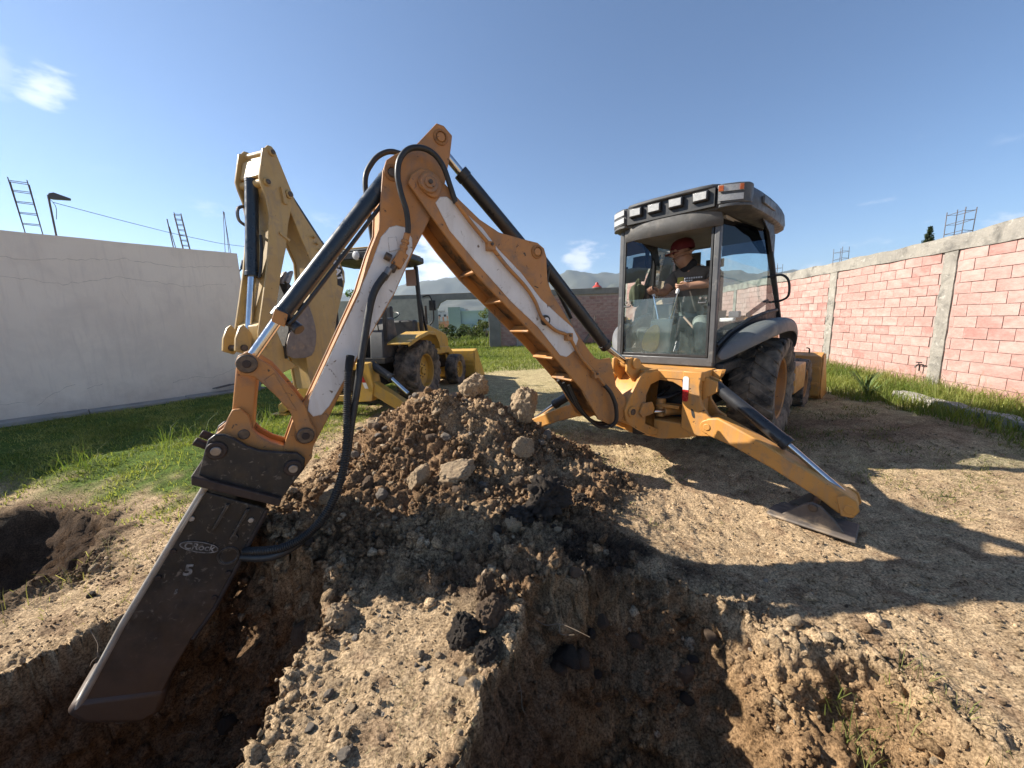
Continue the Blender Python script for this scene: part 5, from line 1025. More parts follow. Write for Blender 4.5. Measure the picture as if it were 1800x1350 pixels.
# ------------------------------------------------------------------ the operator
M_skin = mat('skin', (.36, .20, .13), (.31, .165, .105), 12, .55, 0, .1, 90); M_shirt = mat('dark_brown_shirt', (.10, .082, .068), (.125, .105, .088), 8, .9, 0, .4, 30, dist=.01)
M_trou = mat('grey_trousers', (.20, .215, .20), (.15, .165, .155), 7, .9, 0, .5, 22, dist=.012); M_cap = mat('dark_red_cap', (.12, .008, .014), (.085, .006, .010), 9, .8); M_gait = mat('black_neck_gaiter', (.010, .010, .014), (.016, .016, .02), 9, .9, 0, .4, 50)
per = empty('person', (*OC, 0), -TH, label='man in a dark red cap and brown T-shirt seated in the cab working the levers', cat='person')
def skin_obj(name, vs_, es, rad, m, parent, sub=2, root=0):
    me = bpy.data.meshes.new(name); me.from_pydata([tuple(v) for v in vs_], es, []); me.materials.append(m)
    o = link(bpy.data.objects.new(name, me), parent); md = o.modifiers.new('skin', 'SKIN'); md.use_smooth_shade = True
    lay_ = me.skin_vertices[0].data if len(me.skin_vertices) else None
    for i, r in enumerate(rad):
        lay_[i].radius = r if isinstance(r, tuple) else (r, r); lay_[i].use_root = (i == root)
    s_ = o.modifiers.new('sub', 'SUBSURF'); s_.levels = 1; s_.render_levels = sub; return o
class SK:
    def __init__(s): s.v = []; s.e = []; s.r = []
    def p(s, co, r, prev=None):
        s.v.append(Vector(co)); s.r.append(r)
        if prev is not None: s.e.append((prev, len(s.v) - 1))
        return len(s.v) - 1
body = SK()
pel = body.p((.07, -.52, 1.72), .13); ch = body.p((.06, -.56, 1.95), .13, pel); tho = body.p((.05, -.62, 2.18), .11, ch)
nk = body.p((.005, -.67, 2.31), .065, tho); hd0 = body.p((-.045, -.715, 2.375), .085, nk); hd1 = body.p((-.06, -.715, 2.455), .108, hd0); hd2 = body.p((-.055, -.705, 2.52), .095, hd1)
jaw = body.p((-.10, -.775, 2.36), .052, hd0); ear = body.p((-.02, -.60, 2.44), .02, hd1); nose = body.p((-.155, -.805, 2.43), .02, hd1)
def arm(sh, el, wr2, hand_dir, thumb_dir, r0=.062):
    a = body.p(sh, r0, tho); m1 = body.p(Vector(sh).lerp(Vector(el), .55), r0 * .92, a); e2 = body.p(el, r0 * .80, m1); f1 = body.p(Vector(el).lerp(Vector(wr2), .35), r0 * .82, e2); w2 = body.p(wr2, r0 * .50, f1)
    hd = Vector(hand_dir).normalized(); pm_ = body.p(Vector(wr2) + hd * .055, (.026, .042), w2); td = Vector(thumb_dir).normalized(); n2 = hd.cross(td).normalized()
    kn = Vector(wr2) + hd * .085
    for k, ln in enumerate((.070, .078, .072, .058)):
        b0 = kn + td * (.028 - .019 * k); a1 = body.p(b0, .0115, pm_); a2 = body.p(b0 + hd * ln * .5 + n2 * .012, .0100, a1); a3 = body.p(b0 + hd * ln * .62 + n2 * .042, .0088, a2); body.p(b0 + hd * ln * .30 + n2 * .058, .0080, a3)
    t1 = body.p(Vector(wr2) + hd * .03 + td * .036, .0125, w2); t2 = body.p(Vector(wr2) + hd * .065 + td * .05 + n2 * .025, .0105, t1); body.p(Vector(wr2) + hd * .085 + td * .03 + n2 * .045, .009, t2)
arm((-.155, -.64, 2.20), (-.20, -.80, 2.03), (-.225, -.95, 2.03), (-.1, -1, -.02), (.9, 0, .35))
arm((.27, -.62, 2.20), (.29, -.81, 2.09), (.125, -.925, 2.07), (-.75, -.6, -.12), (0, -.5, .9))
PSC = 1.18; PH = Vector((-.055, -.71, 2.44)); per.scale = (PSC,) * 3; per.matrix_basis = case.matrix_basis @ Matrix.Translation(PH) @ Matrix.Scale(PSC, 4) @ Matrix.Translation(-PH)
skin_obj('body', body.v, body.e, body.r, M_skin, per)
sh_ = SK(); a = sh_.p((.08, -.50, 1.70), (.20, .165)); b_ = sh_.p((.075, -.55, 1.88), (.205, .17), a); c_ = sh_.p((.06, -.60, 2.07), (.19, .145), b_); d_ = sh_.p((.05, -.63, 2.20), (.145, .10), c_); e_ = sh_.p((.02, -.65, 2.275), (.075, .072), d_)
for (x, y, z), (x2, y2, z2) in (((-.145, -.635, 2.205), (-.19, -.75, 2.08)), ((.265, -.615, 2.205), (.285, -.75, 2.13))):
    f_ = sh_.p((x, y, z), .085, d_); g_ = sh_.p(Vector((x, y, z)).lerp(Vector((x2, y2, z2)), .55), .083, f_); sh_.p((x2, y2, z2), .078, g_)
skin_obj('shirt', sh_.v, sh_.e, sh_.r, M_shirt, per)
tr2 = SK(); a = tr2.p((.08, -.50, 1.69), (.19, .15))
for s, kx in ((-1, -.10), (1, .27)):
    h_ = tr2.p((.08 + s * .10, -.56, 1.67), .10, a); k_ = tr2.p((.08 + (kx - .08) * .6, -.80, 1.69), .088, h_); k2 = tr2.p((kx, -.97, 1.66), .078, k_); n_ = tr2.p((kx + .01, -.99, 1.52), .065, k2); tr2.p((kx + .01, -.98, 1.38), .058, n_)
skin_obj('trousers', tr2.v, tr2.e, tr2.r, M_trou, per)
for kx in (-.10, .27): MB().box(kx - .05, kx + .06, -1.13, -.90, 1.31, 1.39).build('shoe', M_trim, per, bevel=.03)
gt = SK(); a = gt.p((.025, -.65, 2.255), .105); b_ = gt.p((-.0, -.67, 2.305), .100, a); gt.p((-.03, -.69, 2.345), .098, b_); skin_obj('neck_gaiter', gt.v, gt.e, gt.r, M_gait, per)
fd_ = Vector((-.72, -.62, -.18)).normalized(); cc = Vector((-.055, -.70, 2.49)); upc = Vector((-.18, -.10, 1)).normalized(); rx = fd_.cross(upc).normalized(); upc = rx.cross(fd_)
capm = MB(); capm.lathe([(.121, -.015), (.123, .02), (.116, .06), (.09, .092), (.05, .11), (0, .115)], cc, upc, 24); cap_ = capm.build('cap', M_cap, per)
bp_ = [(math.cos(t), math.sin(t)) for t in np.linspace(0, math.pi, 13)]
br = MB(); vv = [tuple(cc + rx * (x * .10) + fd_ * (.085 + y * .115) + upc * (-.008 - .022 * x * x - .015 * y)) for x, y in bp_]; vv2 = [tuple(Vector(q) + upc * .006) for q in vv]; n = len(vv)
br.add(vv + vv2, [tuple(range(n))[::-1], tuple(range(n, 2 * n))] + [(i, (i + 1) % n, n + (i + 1) % n, n + i) for i in range(n)]).build('brim', M_cap, cap_)
M_face = mat('dark_brow', (.02, .012, .01), None, 8, .7); fc = Vector((-.062, -.715, 2.44)); rxh = fd_.cross(Vector((0, 0, 1))).normalized()
for s in (-1, 1):
    c0 = fc + fd_ * .099 + rxh * s * .038 + Vector((0, 0, .012)); MB().lathe([(0, -.008), (.010, -.005), (.012, 0), (.010, .005), (0, .008)], c0, rxh, 10).build('eye', M_face, per)
    MB().bar(c0 + rxh * -.02 + fd_ * .003 + Vector((0, 0, .02)), c0 + rxh * .02 + fd_ * .003 + Vector((0, 0, .022)), .006, .008).build('eyebrow', M_face, per)
MB().bar(fc + fd_ * .098 - rxh * .025 + Vector((0, 0, -.062)), fc + fd_ * .098 + rxh * .025 + Vector((0, 0, -.062)), .008, .007).build('mouth', mat('lips', (.16, .07, .055), None, 8, .6), per)
M_print = mat('mustard_print', (.42, .33, .06), (.36, .28, .05), 9, .8)
def chest(u, z, o=.004):      # front of the shirt
    return (u, -.745 - o + 1.2 * max(0, abs(u - .06) - .03) ** 2 + .16 * (z - 2.13), z)
def patch(u0, u1, z0, z1, m, o, nm):
    n = 6; v = []; 
    for j in (z0, z1):
        for i in range(n + 1): v.append(chest(u0 + (u1 - u0) * i / n, j, o))
    v += [(a, c + .012, z) for a, c, z in v]; k = n + 1
    f = [(i, i + 1, k + i + 1, k + i) for i in range(n)]; f += [tuple(2 * k + q for q in g)[::-1] for g in f] + [(i, i + 1, 2 * k + i + 1, 2 * k + i) for i in range(n)] + [(k + i, k + i + 1, 3 * k + i + 1, 3 * k + i) for i in range(n)]
    return MB().add(v, f).build(nm, m, per, smooth=False)
patch(-.085, -.015, 2.085, 2.185, M_print, .02, 'shirt_print'); patch(-.013, .19, 2.085, 2.117, M_print, .02, 'shirt_print')
for r_ in range(2):
    for k in range(8 if r_ == 0 else 4): patch(-.005 + k * .024, .008 + k * .024, 2.158 - r_ * .026, 2.174 - r_ * .026, M_wht, .02, 'shirt_lettering')

# ------------------------------------------------------------------ tan yellow backhoe loader behind
TC = R(13); OCC = (-2.78, 8.24)
cat = empty('backhoe_loader', (*OCC, 0), -TC, label='tan yellow backhoe loader with open canopy and its bucket arm folded up high', cat='backhoe loader')
G = lambda s, z, w: (-.1219 * s + .9925 * w, -1.5 - .9925 * s - .1219 * w, z)
CDIP = [(1.121, 4.101), (1.076, 4.15), (1.023, 4.157), (0.975, 4.117), (0.767, 3.604), (0.81, 3.424), (0.91, 3.149), (0.993, 2.81), (1.129, 2.439), (1.222, 2.132), (1.372, 1.652), (1.437, 1.407), (1.612, 1.42), (1.593, 1.608), (1.466, 2.034), (1.345, 2.45), (1.245, 2.88), (1.186, 3.209), (1.2, 3.417), (1.249, 3.584), (1.27, 3.68), (1.159, 4.086)]
CBOOM = [(0.869, 3.55), (0.788, 3.66), (0.711, 3.60), (0.69, 3.528), (0.493, 3.274), (0.243, 2.985), (0.05, 2.87), (-0.08, 2.76), (-0.171, 2.596), (-.16, 2.43), (-0.099, 2.279), (0.02, 2.03), (0.127, 1.789), (0.20, 1.55), (0.246, 1.309), (0.34, 0.70), (0.80, 0.65), (0.85, 1.443), (.74, 1.80), (0.627, 2.146), (.54, 2.42), (0.523, 2.676), (0.674, 3.043), (0.78, 3.322)]
def wide(o_, hw, name, m, t=.03, inn=.05):
    b = MB().prism(inset(o_, inn), -hw + t, hw - t, G).build(name, m, cat, bevel=.008)
    for s in (-1, 1): MB().prism(o_, s * hw, s * (hw - t), G).build('side_plate', m, b, bevel=.008)
    return b
cdp = wide(CDIP, .25, 'dipper_arm', M_yellow, .035, .085); cbm = wide(CBOOM, .195, 'boom', M_yellow, .035, .02)
for s, z, r in ((1.04, 4.07, .05), (1.174, 3.646, .055), (.84, 3.58, .06)):
    MB().cyl(G(s, z, -.275), G(s, z, .28), r, n=20).build('pin', M_yellow, cdp, bevel=.008); MB().cyl(G(s, z, .265), G(s, z, .295), r * .6, n=16).build('pin_end', M_pin, cdp, bevel=.004)
MB().prism([(.98, 3.64), (.93, 3.64), (.90, 3.42), (.96, 3.42)], .251, .285, G).build('stop_block', M_yellow, cdp, bevel=.006)
MB().prism([(1.22, 3.72), (1.14, 3.98), (1.02, 3.98), (1.06, 3.70)], -.21, .21, G).build('head_block', M_yellow, cdp, bevel=.02)
for q in range(3): MB().cyl(G(.42 - q * .05, 3.06 - q * .09, .19), G(.46 - q * .05, 3.07 - q * .09, .26), .018, n=8).build('hose_bracket', M_yellow, cbm)
MB().prism([(1.07, 3.02), (1.09, 2.99), (.94, 2.90), (.92, 2.93)], .251, .27, G).build('latch', M_yellow, cdp, bevel=.004)
cylinder(cat, G(1.185, 3.69, -.02), G(1.368, 2.40, -.02), G(1.578, 1.40, -.02), .082, .05, M_navy, 'bucket_cylinder')
cylinder(cat, G(.66, 3.70, .0), G(.10, 3.02, .0), G(-.22, 2.5, 0), .055, .03, M_black, 'dipper_cylinder')
MB().tube([G(1.25, 2.95, .10), G(1.28, 2.75, .12), G(1.33, 2.5, .12), G(1.36, 2.36, .10)], .02, n=8).build('hose', M_rubber, cat)
MB().tube([G(1.15, 3.40, -.22), G(1.27, 3.34, -.24), G(1.28, 3.18, -.24), G(1.15, 3.10, -.22)], .022, n=8).build('hose', M_steel, cat)
# folded bucket
BK2 = rounded([(1.217, 1.205), (1.208, 1.409), (1.116, 1.609), (0.90, 1.88), (0.78, 2.08), (0.70, 1.91), (0.64, 1.592), (0.705, 1.314), (0.82, 1.183)], 1)
ckb = MB()
for s in (-1, 1): ckb.prism(BK2, s * .27, s * .24, G)
M_bkt = mat('worn_bucket_steel', (.16, .14, .13), (.24, .21, .19), 9, .55, .5, .3, 40, dirt=DUST, dthr=(.55, .7))
ckb = ckb.build('digging_bucket', M_bkt, cat, bevel=.008)
MB().prism([(1.215, 1.21), (1.185, 1.21), (1.18, 1.40), (1.08, 1.62), (1.0, 2.27), (1.04, 2.30), (1.12, 1.62), (1.215, 1.40)], -.238, .238, G).build('bucket_back', M_dark, ckb, bevel=.006)
MB().prism([(.71, 1.92), (.74, 1.92), (1.04, 2.29), (1.01, 2.31)], -.238, .238, G).build('bucket_floor', M_dark, ckb, bevel=.004)
for k in range(4):
    w0 = -.21 + k * .125; MB().prism([(1.02, 2.28), (.98, 2.31), (.90, 2.47), (.91, 2.50), (.96, 2.47), (1.05, 2.33)], w0, w0 + .06, G).build('tooth', M_steel, ckb, bevel=.006)
CL = [(1.86, 1.378), (1.83, 1.54), (1.76, 1.68), (1.70, 1.72), (1.61, 1.60), (1.64, 1.40), (1.72, 1.32)]
for s in (-1, 1): MB().prism(CL, s * .10, s * .14, G).build('bucket_link', M_yellow, cat, bevel=.008)
MB().cyl(G(1.75, 1.41, -.17), G(1.75, 1.41, .17), .045, n=18).build('link_pin', M_pin, cat, bevel=.006)
MB().cyl(G(1.578, 1.40, -.22), G(1.578, 1.40, .22), .045, n=18).build('rod_pin', M_pin, cat, bevel=.006)
MB().prism([(1.56, 1.70), (1.34, 1.85), (1.16, 1.2), (1.02, 1.07), (1.30, 1.0), (1.43, 1.12), (1.57, 1.35)], -.2, .2, G).build('dipper_foot', M_yellow, cat, bevel=.012)
M_catp = mat('black_decal', (.02, .02, .02), None, 9, .6)
dc = MB().prism([(.16, 2.93), (-.0, 2.80), (-.12, 2.62), (-.09, 2.32), (.03, 2.36), (.0, 2.58), (.10, 2.72), (.22, 2.86)], .1955, .198, G).build('decal', M_catp, cbm, smooth=False)
x_ = (Vector(G(-1, 0, 0)) - Vector(G(0, 0, 0))); m4 = Matrix((Vector((0, 0, -1)), x_, Vector((0, 0, -1)).cross(x_))).transposed().to_4x4(); rz_ = Matrix.Rotation(R(14), 4, 'Z'); m4.translation = Vector(G(-.01, 2.60, .1995))
text_obj('CAT', M_wht, cbm, m4 @ rz_, .17, 'lettering', .006)
# chassis and running gear
MB().box(-.36, .36, -1.3, 2.6, .45, .90).build('chassis', M_dark, cat, bevel=.02)
chd = MB().prism([(.70, .95), (.70, 1.72), (1.3, 1.66), (2.45, 1.38), (2.60, 1.20), (2.60, .80), (2.2, .80)], -.46, .46, lambda v, z, u: (u, v, z)).build('engine_hood', M_yellow2, cat, bevel=.04)
MB().cyl((.3, 1.6, 1.5), (.3, 1.6, 2.1), .035, n=12).build('exhaust', M_dark, chd)
for s in (-1, 1):
    make_wheel(cat, (s * .80, 0, .665), .67, .48, .36, M_yellow2, s); make_wheel(cat, (s * .82, 2.1, .42), .42, .30, .22, M_yellow2, s, 0, 16)
    stn = [(-.80, .58, 1.06, 1.30), (-.45, .58, 1.10, 1.42), (0, .56, 1.10, 1.50), (.35, .56, 1.10, 1.47), (.60, .56, 1.06, 1.28), (.68, .56, 1.04, 1.12)]
    rws = [[(s * ui, v, z), (s * uo, v, z), (s * uo, v, z - .07), (s * (uo - .03), v, z - .07), (s * (uo - .03), v, z - .035), (s * ui, v, z - .035)] for v, ui, uo, z in stn]; m_ = 6; v_ = sum(rws, [])
    MB().add(v_, [(r_ * m_ + i, r_ * m_ + (i + 1) % m_, (r_ + 1) * m_ + (i + 1) % m_, (r_ + 1) * m_ + i) for r_ in range(5) for i in range(m_)] + [tuple(range(m_)), tuple(range(len(v_) - m_, len(v_)))]).build('fender', M_yellow2, cat, bevel=.012)
    MB().bar((s * .55, -.75, 1.35), (s * .52, -.68, 2.92), .075, .075, up=(0, 1, 0)).build('rear_post', M_trim, cat, bevel=.01); MB().bar((s * .62, .68, 1.2), (s * .60, .62, 2.92), .08, .08, up=(0, 1, 0)).build('front_post', M_trim, cat, bevel=.01)
    MB().bar((s * .66, 1.0, 1.0), (s * .62, .66, 2.2), .05, .05, up=(0, 1, 0)).build('brace', M_trim, cat)
    MB().tube([(s * .66, .72, 2.25), (s * .80, .78, 2.28), (s * .86, .8, 2.1), (s * .84, .85, 1.75), (s * .74, .85, 1.62)], .016, n=7).build('grab_handle', M_trim, cat)
    MB().box(s * .82 - .08, s * .82 + .08, .86, .90, 1.95, 2.18).build('mirror', M_trim, cat, bevel=.01)
    cylinder(cat, (s * .60, -1.38, .95), (s * .98, -1.42, .72), (s * 1.3, -1.45, .45), .07, .035, M_black, 'stabilizer_cylinder')
    lg_ = MB().prism([(s * .45, .66), (s * .6, .72), (s * 1.42, .20), (s * 1.42, .06), (s * 1.3, .05), (s * .5, .5)], -1.52, -1.36, FR).build('stabilizer_leg', M_yellow2, cat, bevel=.012)
    MB().box(s * 1.36 - .18, s * 1.36 + .18, -1.62, -1.24, .02, .05).build('pad', M_yellow2, lg_, bevel=.008)
    MB().prism([(s * .40, .88), (s * .47, .88), (s * .56, .66), (s * .49, .66)], -1.5605, -1.5575, FR).build('reflector', M_redl, cat, smooth=False)
    MB().prism([(s * .49, .655), (s * .56, .655), (s * .60, .55), (s * .53, .55)], -1.5605, -1.5575, FR).build('reflector', M_wht, cat, smooth=False)
    MB().prism([(.9, 1.02), (1.05, 1.12), (2.3, 1.02), (3.0, .55), (2.95, .40), (2.2, .86), (1.0, .90)], s * .50, s * .60, lambda v, z, u: (u, v, z)).build('loader_arm', M_yellow2, cat, bevel=.012)
for s, a, c in ((1, .38, .64), (-1, -.64, -.38)): MB().prism([(a, 1.0), (c, 1.0), (c + .06 * s, .6), (c, .32), (a, .30)], -1.555, -1.30, FR).build('frame_column', M_yellow2, cat, bevel=.012)
MB().box(-.40, .40, -1.54, -1.30, .88, 1.0).box(-.40, .40, -1.54, -1.30, .30, .42).build('frame_beam', M_yellow2, cat, bevel=.012)
BKc = [(a + .05, c) for a, c in BK]
cb2 = MB().prism(BKc, -1.16, 1.16, lambda v, z, u: (u, v, z)).build('loader_bucket', M_yellow2, cat, bevel=.008)
for s in (-1, 1): MB().prism([(2.69, .86), (2.67, .40), (2.73, .16), (2.89, .045), (3.60, .03), (3.12, .62), (2.91, .91)], s * 1.16, s * 1.185, lambda v, z, u: (u, v, z)).build('side_plate', M_yellow2, cb2, bevel=.006)
MB().box(-1.14, 1.14, 2.635, 2.67, .44, .50).build('stiffener', M_yellow2, cb2, bevel=.006)
crf = MB().prism(rounded([(-.85, -.95), (.85, -.95), (.90, -.6), (.86, .85), (-.86, .85), (-.90, -.6)], 1), 2.93, 3.06, lambda a, v, z: (a, v, z)).build('canopy_roof', M_trim, cat, bevel=.03)
MB().prism(rounded([(-.80, -.90), (.80, -.90), (.85, -.6), (.81, .80), (-.81, .80), (-.85, -.6)], 1), 3.062, 3.09, lambda a, v, z: (a, v, z)).build('roof_cap', M_yellow2, crf, bevel=.01)
MB().box(-.74, .74, -.99, -.90, 2.86, 3.0).build('lamp_bar', M_trim, crf, bevel=.02)
for u in (-.50, -.22, .22, .50): MB().lathe([(0, 0), (.045, .004), (.075, .02), (.085, .05)], (u, -1.01, 2.93), (0, 1, 0), 20).build('work_lamp', M_lens, crf)
MB().box(-.50, .50, -.70, .60, 2.90, 2.928).build('headliner', M_dark, crf)
MB().box(.36, .60, .58, .62, 2.5, 2.85).build('sun_flap', mat('pinkish_flap', (.35, .24, .2), (.3, .2, .17), 5, .8), crf)
so_ = empty('operator_seat', (0, 0, 0)); so_.parent = cat
MB().box(-.25, .25, -.45, .05, 1.45, 1.57).build('cushion', M_seat, so_, bevel=.04); MB().box(-.24, .24, .05, .15, 1.55, 2.05).build('backrest', M_seat, so_, bevel=.04); MB().box(-.2, .2, -.4, .0, .95, 1.45).build('pedestal', M_dark, so_)
MB().prism([(-.85, 1.0), (-.80, 1.50), (-.62, 1.78), (-.35, 1.80), (-.25, 1.4), (-.25, 1.0)], .22, .52, lambda v, z, u: (u, v, z)).prism([(-.85, 1.0), (-.80, 1.45), (-.62, 1.70), (-.35, 1.70), (-.25, 1.0)], -.52, -.25, lambda v, z, u: (u, v, z)).build('control_console', M_grey, cat, bevel=.03)
MB().box(-.56, .56, -.9, .7, .92, 1.02).build('floor', M_dark, cat); MB().box(-.50, .50, .55, .75, 1.0, 1.75).build('dashboard', M_grey, cat, bevel=.05)
for u in (-.12, .0, .12, .40): lv_ = MB().cyl((u, -.75, 1.4), (u + .02, -.82, 1.98), .012, n=8).build('control_lever', M_dark, cat); MB().lathe([(0, -.03), (.024, -.015), (.024, .015), (0, .03)], (u + .02, -.82, 1.99), (0, 0, 1), 10).build('knob', M_trim, lv_)
MB().lathe([(.19, -.012), (.205, 0), (.19, .012), (.175, 0), (.19, -.012)], (0, .42, 1.85), (0, -.5, 1), 24).build('steering_wheel', M_trim, cat)

# ------------------------------------------------------------------ rocks and clods
M_rock = mat('tan_rock', (.47, .345, .21), (.34, .245, .15), 6, .92, 0, .8, 40, dirt=(.17, .11, .07), dthr=(.5, .66), dscale=9, dist=.02)
M_rockg = mat('grey_stone', (.34, .285, .22), (.25, .205, .16), 7, .9, 0, .7, 45, dirt=(.2, .15, .10), dthr=(.55, .7), dscale=9, dist=.015)
M_clod = mat('brown_clod', (.19, .125, .075), (.125, .08, .05), 9, .97, 0, 1.0, 45, dist=.025)
M_clodd = mat('dark_moist_clod', (.040, .029, .021), (.065, .047, .033), 9, .95, 0, 1.0, 40, dist=.03)
M_grey_soil = mat('dry_grey_clod', (.30, .25, .20), (.22, .18, .14), 9, .97, 0, 1.0, 45, dist=.02)
def rockmesh(seed, sub=4, planes=9, rough=.10, lump=.0, name='rock', chunk=.06):
    bm = bmesh.new(); bmesh.ops.create_icosphere(bm, subdivisions=sub, radius=1); co = np.array([v.co[:] for v in bm.verts]); rs = np.random.RandomState(seed)
    for k in range(planes):
        n_ = rs.normal(size=3); n_ /= np.linalg.norm(n_); d = rs.uniform(.55, .88); t_ = co @ n_ - d; co = co - np.where(t_ > 0, t_, 0)[:, None] * n_ * .92
    r = fbm(co[:, 0] * 2 + seed * 3.1, co[:, 1] * 2, co[:, 2] * 2, 4) * rough + fbm(co[:, 0] * 8 + seed, co[:, 1] * 8, co[:, 2] * 8, 3) * rough * .35 + lump * billow(co[:, 0] * 2.5 + seed, co[:, 1] * 2.5, co[:, 2] * 2.5, 4)
    if chunk and sub > 2:
        ed, ri = cells(co[:, 0] * 2.6 + seed, co[:, 1] * 2.6, co[:, 2] * 2.6); r = r + chunk * (sstep(0, .35, ed) * (.4 + ri) - .6)
    co = co * (1 + r)[:, None]
    for v, c in zip(bm.verts, co): v.co = c
    me = bpy.data.meshes.new(name); bm.to_mesh(me); bm.free(); return me
def rock(x, y, sx, sy, sz, m, seed, label, rot=(0, 0, 0), dz=.0, cat='rock', name='rock', group=None, planes=12, lump=0, sub=5, rough=.1):
    me = rockmesh(seed, sub, planes, rough * 1.3, lump, chunk=.16 if cat == 'clod' else .07); o = mesh_obj(name, me, m, smooth=False); me.polygons.foreach_set('use_smooth', np.ones(len(me.polygons), bool)); me.set_sharp_from_angle(angle=R(50))
    o.location = (x, y, hgt(x, y) + sz * .45 + dz); o.scale = (sx, sy, sz); o.rotation_euler = rot; return tag(o, label, cat, group)
rock(-.50, 3.02, .19, .14, .12, M_rock, 21, 'large pale tan angular rock at the foot of the dirt pile', (.3, -.2, .5), .04)
rock(-.80, 2.98, .105, .08, .13, M_rock, 22, 'upright tan flaked rock leaning left of the large pale tan rock', (.2, .4, .9), .02)
rock(.13, 4.02, .17, .15, .22, M_rock, 23, 'tall brown block of earth on the right shoulder of the dirt pile', (.1, .15, .4), .06, lump=.05, planes=6)
rock(-.42, 4.12, .17, .13, .16, M_rock, 24, 'reddish boulder sitting on the crest of the dirt pile', (.1, .5, .2), .03, planes=6)
rock(.08, 3.45, .13, .10, .10, M_rock, 25, 'rough tan rock on the right foot of the dirt pile', (0, .2, .3), .02, lump=.05)
rock(.24, 2.78, .20, .17, .16, M_clodd, 26, 'big dark moist clod on the ground between pile and pit', (0, 0, .4), .02, 'clod', 'clod', planes=4, lump=.10, rough=.16)
rock(.02, 2.62, .12, .10, .07, M_clodd, 36, 'flattened dark clod broken from the big dark moist clod', (0, 0, 1.4), .0, 'clod', 'clod', planes=4, lump=.12, rough=.16)
rock(.58, 3.10, .07, .05, .04, M_clodd, 27, 'small dark clod alone on the dry straw ground', (0, 0, .2), .0, 'clod', 'clod', planes=3, lump=.12, rough=.15)
rock(-.30, 1.72, .085, .07, .095, M_clodd, 28, 'dark broken clod at the edge of the ridge between the pits', (.2, .3, .2), .02, 'clod', 'clod', planes=4, lump=.08)
rock(-.16, 1.80, .085, .07, .10, M_clod, 29, 'rounded brown clod on the right edge of the ridge', (.1, 0, .5), .03, 'clod', 'clod', planes=4, lump=.07)
rock(-.19, 1.96, .05, .045, .12, M_clod, 30, 'tall brown clod standing behind the rounded brown clod', (.2, .1, .2), .03, 'clod', 'clod', planes=5, lump=.06)
rock(-.17, 1.62, .07, .05, .05, M_clodd, 31, 'low dark clod in front of the rounded brown clod', (0, 0, .9), .0, 'clod', 'clod', planes=4, lump=.08)
rock(-1.0, 1.88, .085, .075, .10, M_rock, 32, 'orange tan clod jutting from the rim of the breaker pit', (.2, 0, .3), -.02, 'clod', 'clod', planes=6, lump=.04)
rock(1.85, 1.30, .04, .035, .03, M_rockg, 34, 'white crumbly lump on the right pit rim', (0, 0, .3), .0, planes=5, lump=.05)
rock(-.02, 2.52, .075, .06, .05, M_rock, 35, 'half lit tan stone in the dark soil before the big dark clod', (0, .3, .3), .02)
rock(-1.42, 2.72, .10, .08, .07, M_rock, 37, 'brown stone beside the hose on the breaker pit rim', (.2, .1, 1.3), .02)
rk = random.Random(17); protos = [rockmesh(100 + k, 3, 8, .09, .03) for k in range(7)]
def field(n, box, smin, smax, mats, label, grp, cat='stone', name='stone'):
    for k in range(n):
        x = rk.uniform(box[0], box[1]); y = rk.uniform(box[2], box[3]); s = smin + (smax - smin) * rk.random() ** 2
        o = bpy.data.objects.new(name, protos[rk.randrange(7)]); COL.objects.link(o); o.location = (x, y, hgt(x, y) + s * .30); o.scale = (s * rk.uniform(.8, 1.35), s * rk.uniform(.7, 1.1), s * rk.uniform(.6, 1.0)); o.rotation_euler = (rk.uniform(-.5, .5), rk.uniform(-.5, .5), rk.uniform(0, 6.28))
        if not len(o.data.materials): o.data.materials.append(None)
        o.material_slots[0].link = 'OBJECT'; o.material_slots[0].material = rk.choice(mats); tag(o, label, cat, grp)
field(90, (-1.7, .35, 2.75, 3.55), .016, .06, [M_rock, M_clod, M_clod, M_grey_soil], 'loose stone on the lower slope of the dirt pile', 'loose stones on the dirt pile')
field(70, (-1.5, .5, 3.5, 4.3), .016, .055, [M_clod, M_clod, M_rock, M_grey_soil], 'loose stone on the upper slope of the dirt pile', 'loose stones high on the dirt pile')
field(26, (-1.0, .9, 2.25, 2.75), .018, .045, [M_clod, M_clodd, M_clodd, M_rock], 'loose clod in the dark soil behind the two pits', 'loose clods behind the pits', 'clod', 'clod')
field(22, (-.9, -.25, 1.2, 2.2), .008, .034, [M_rockg, M_rock, M_grey_soil], 'small stone lying on the ridge between the pits', 'small stones on the ridge')
field(14, (1.3, 2.3, 1.75, 2.5), .012, .032, [M_rockg, M_rock, M_clod], 'small stone on the ground above the right pit', 'small stones above the right pit')
field(16, (-3.3, -1.9, 2.6, 3.8), .018, .045, [M_clod, M_rock, M_clodd], 'clod lying on the bank left of the breaker', 'clods on the left bank', 'clod', 'clod')
field(16, (.2, 1.25, 1.95, 2.2), .03, .085, [M_clod, M_clod, M_clodd], 'clod stuck in the shaded far wall of the right pit', 'clods in the far wall of the right pit', 'clod', 'clod')
field(10, (-2.3, -1.3, 2.15, 2.42), .03, .08, [M_clod, M_clod, M_clodd], 'clod stuck in the far wall of the breaker pit', 'clods in the far wall of the breaker pit', 'clod', 'clod')
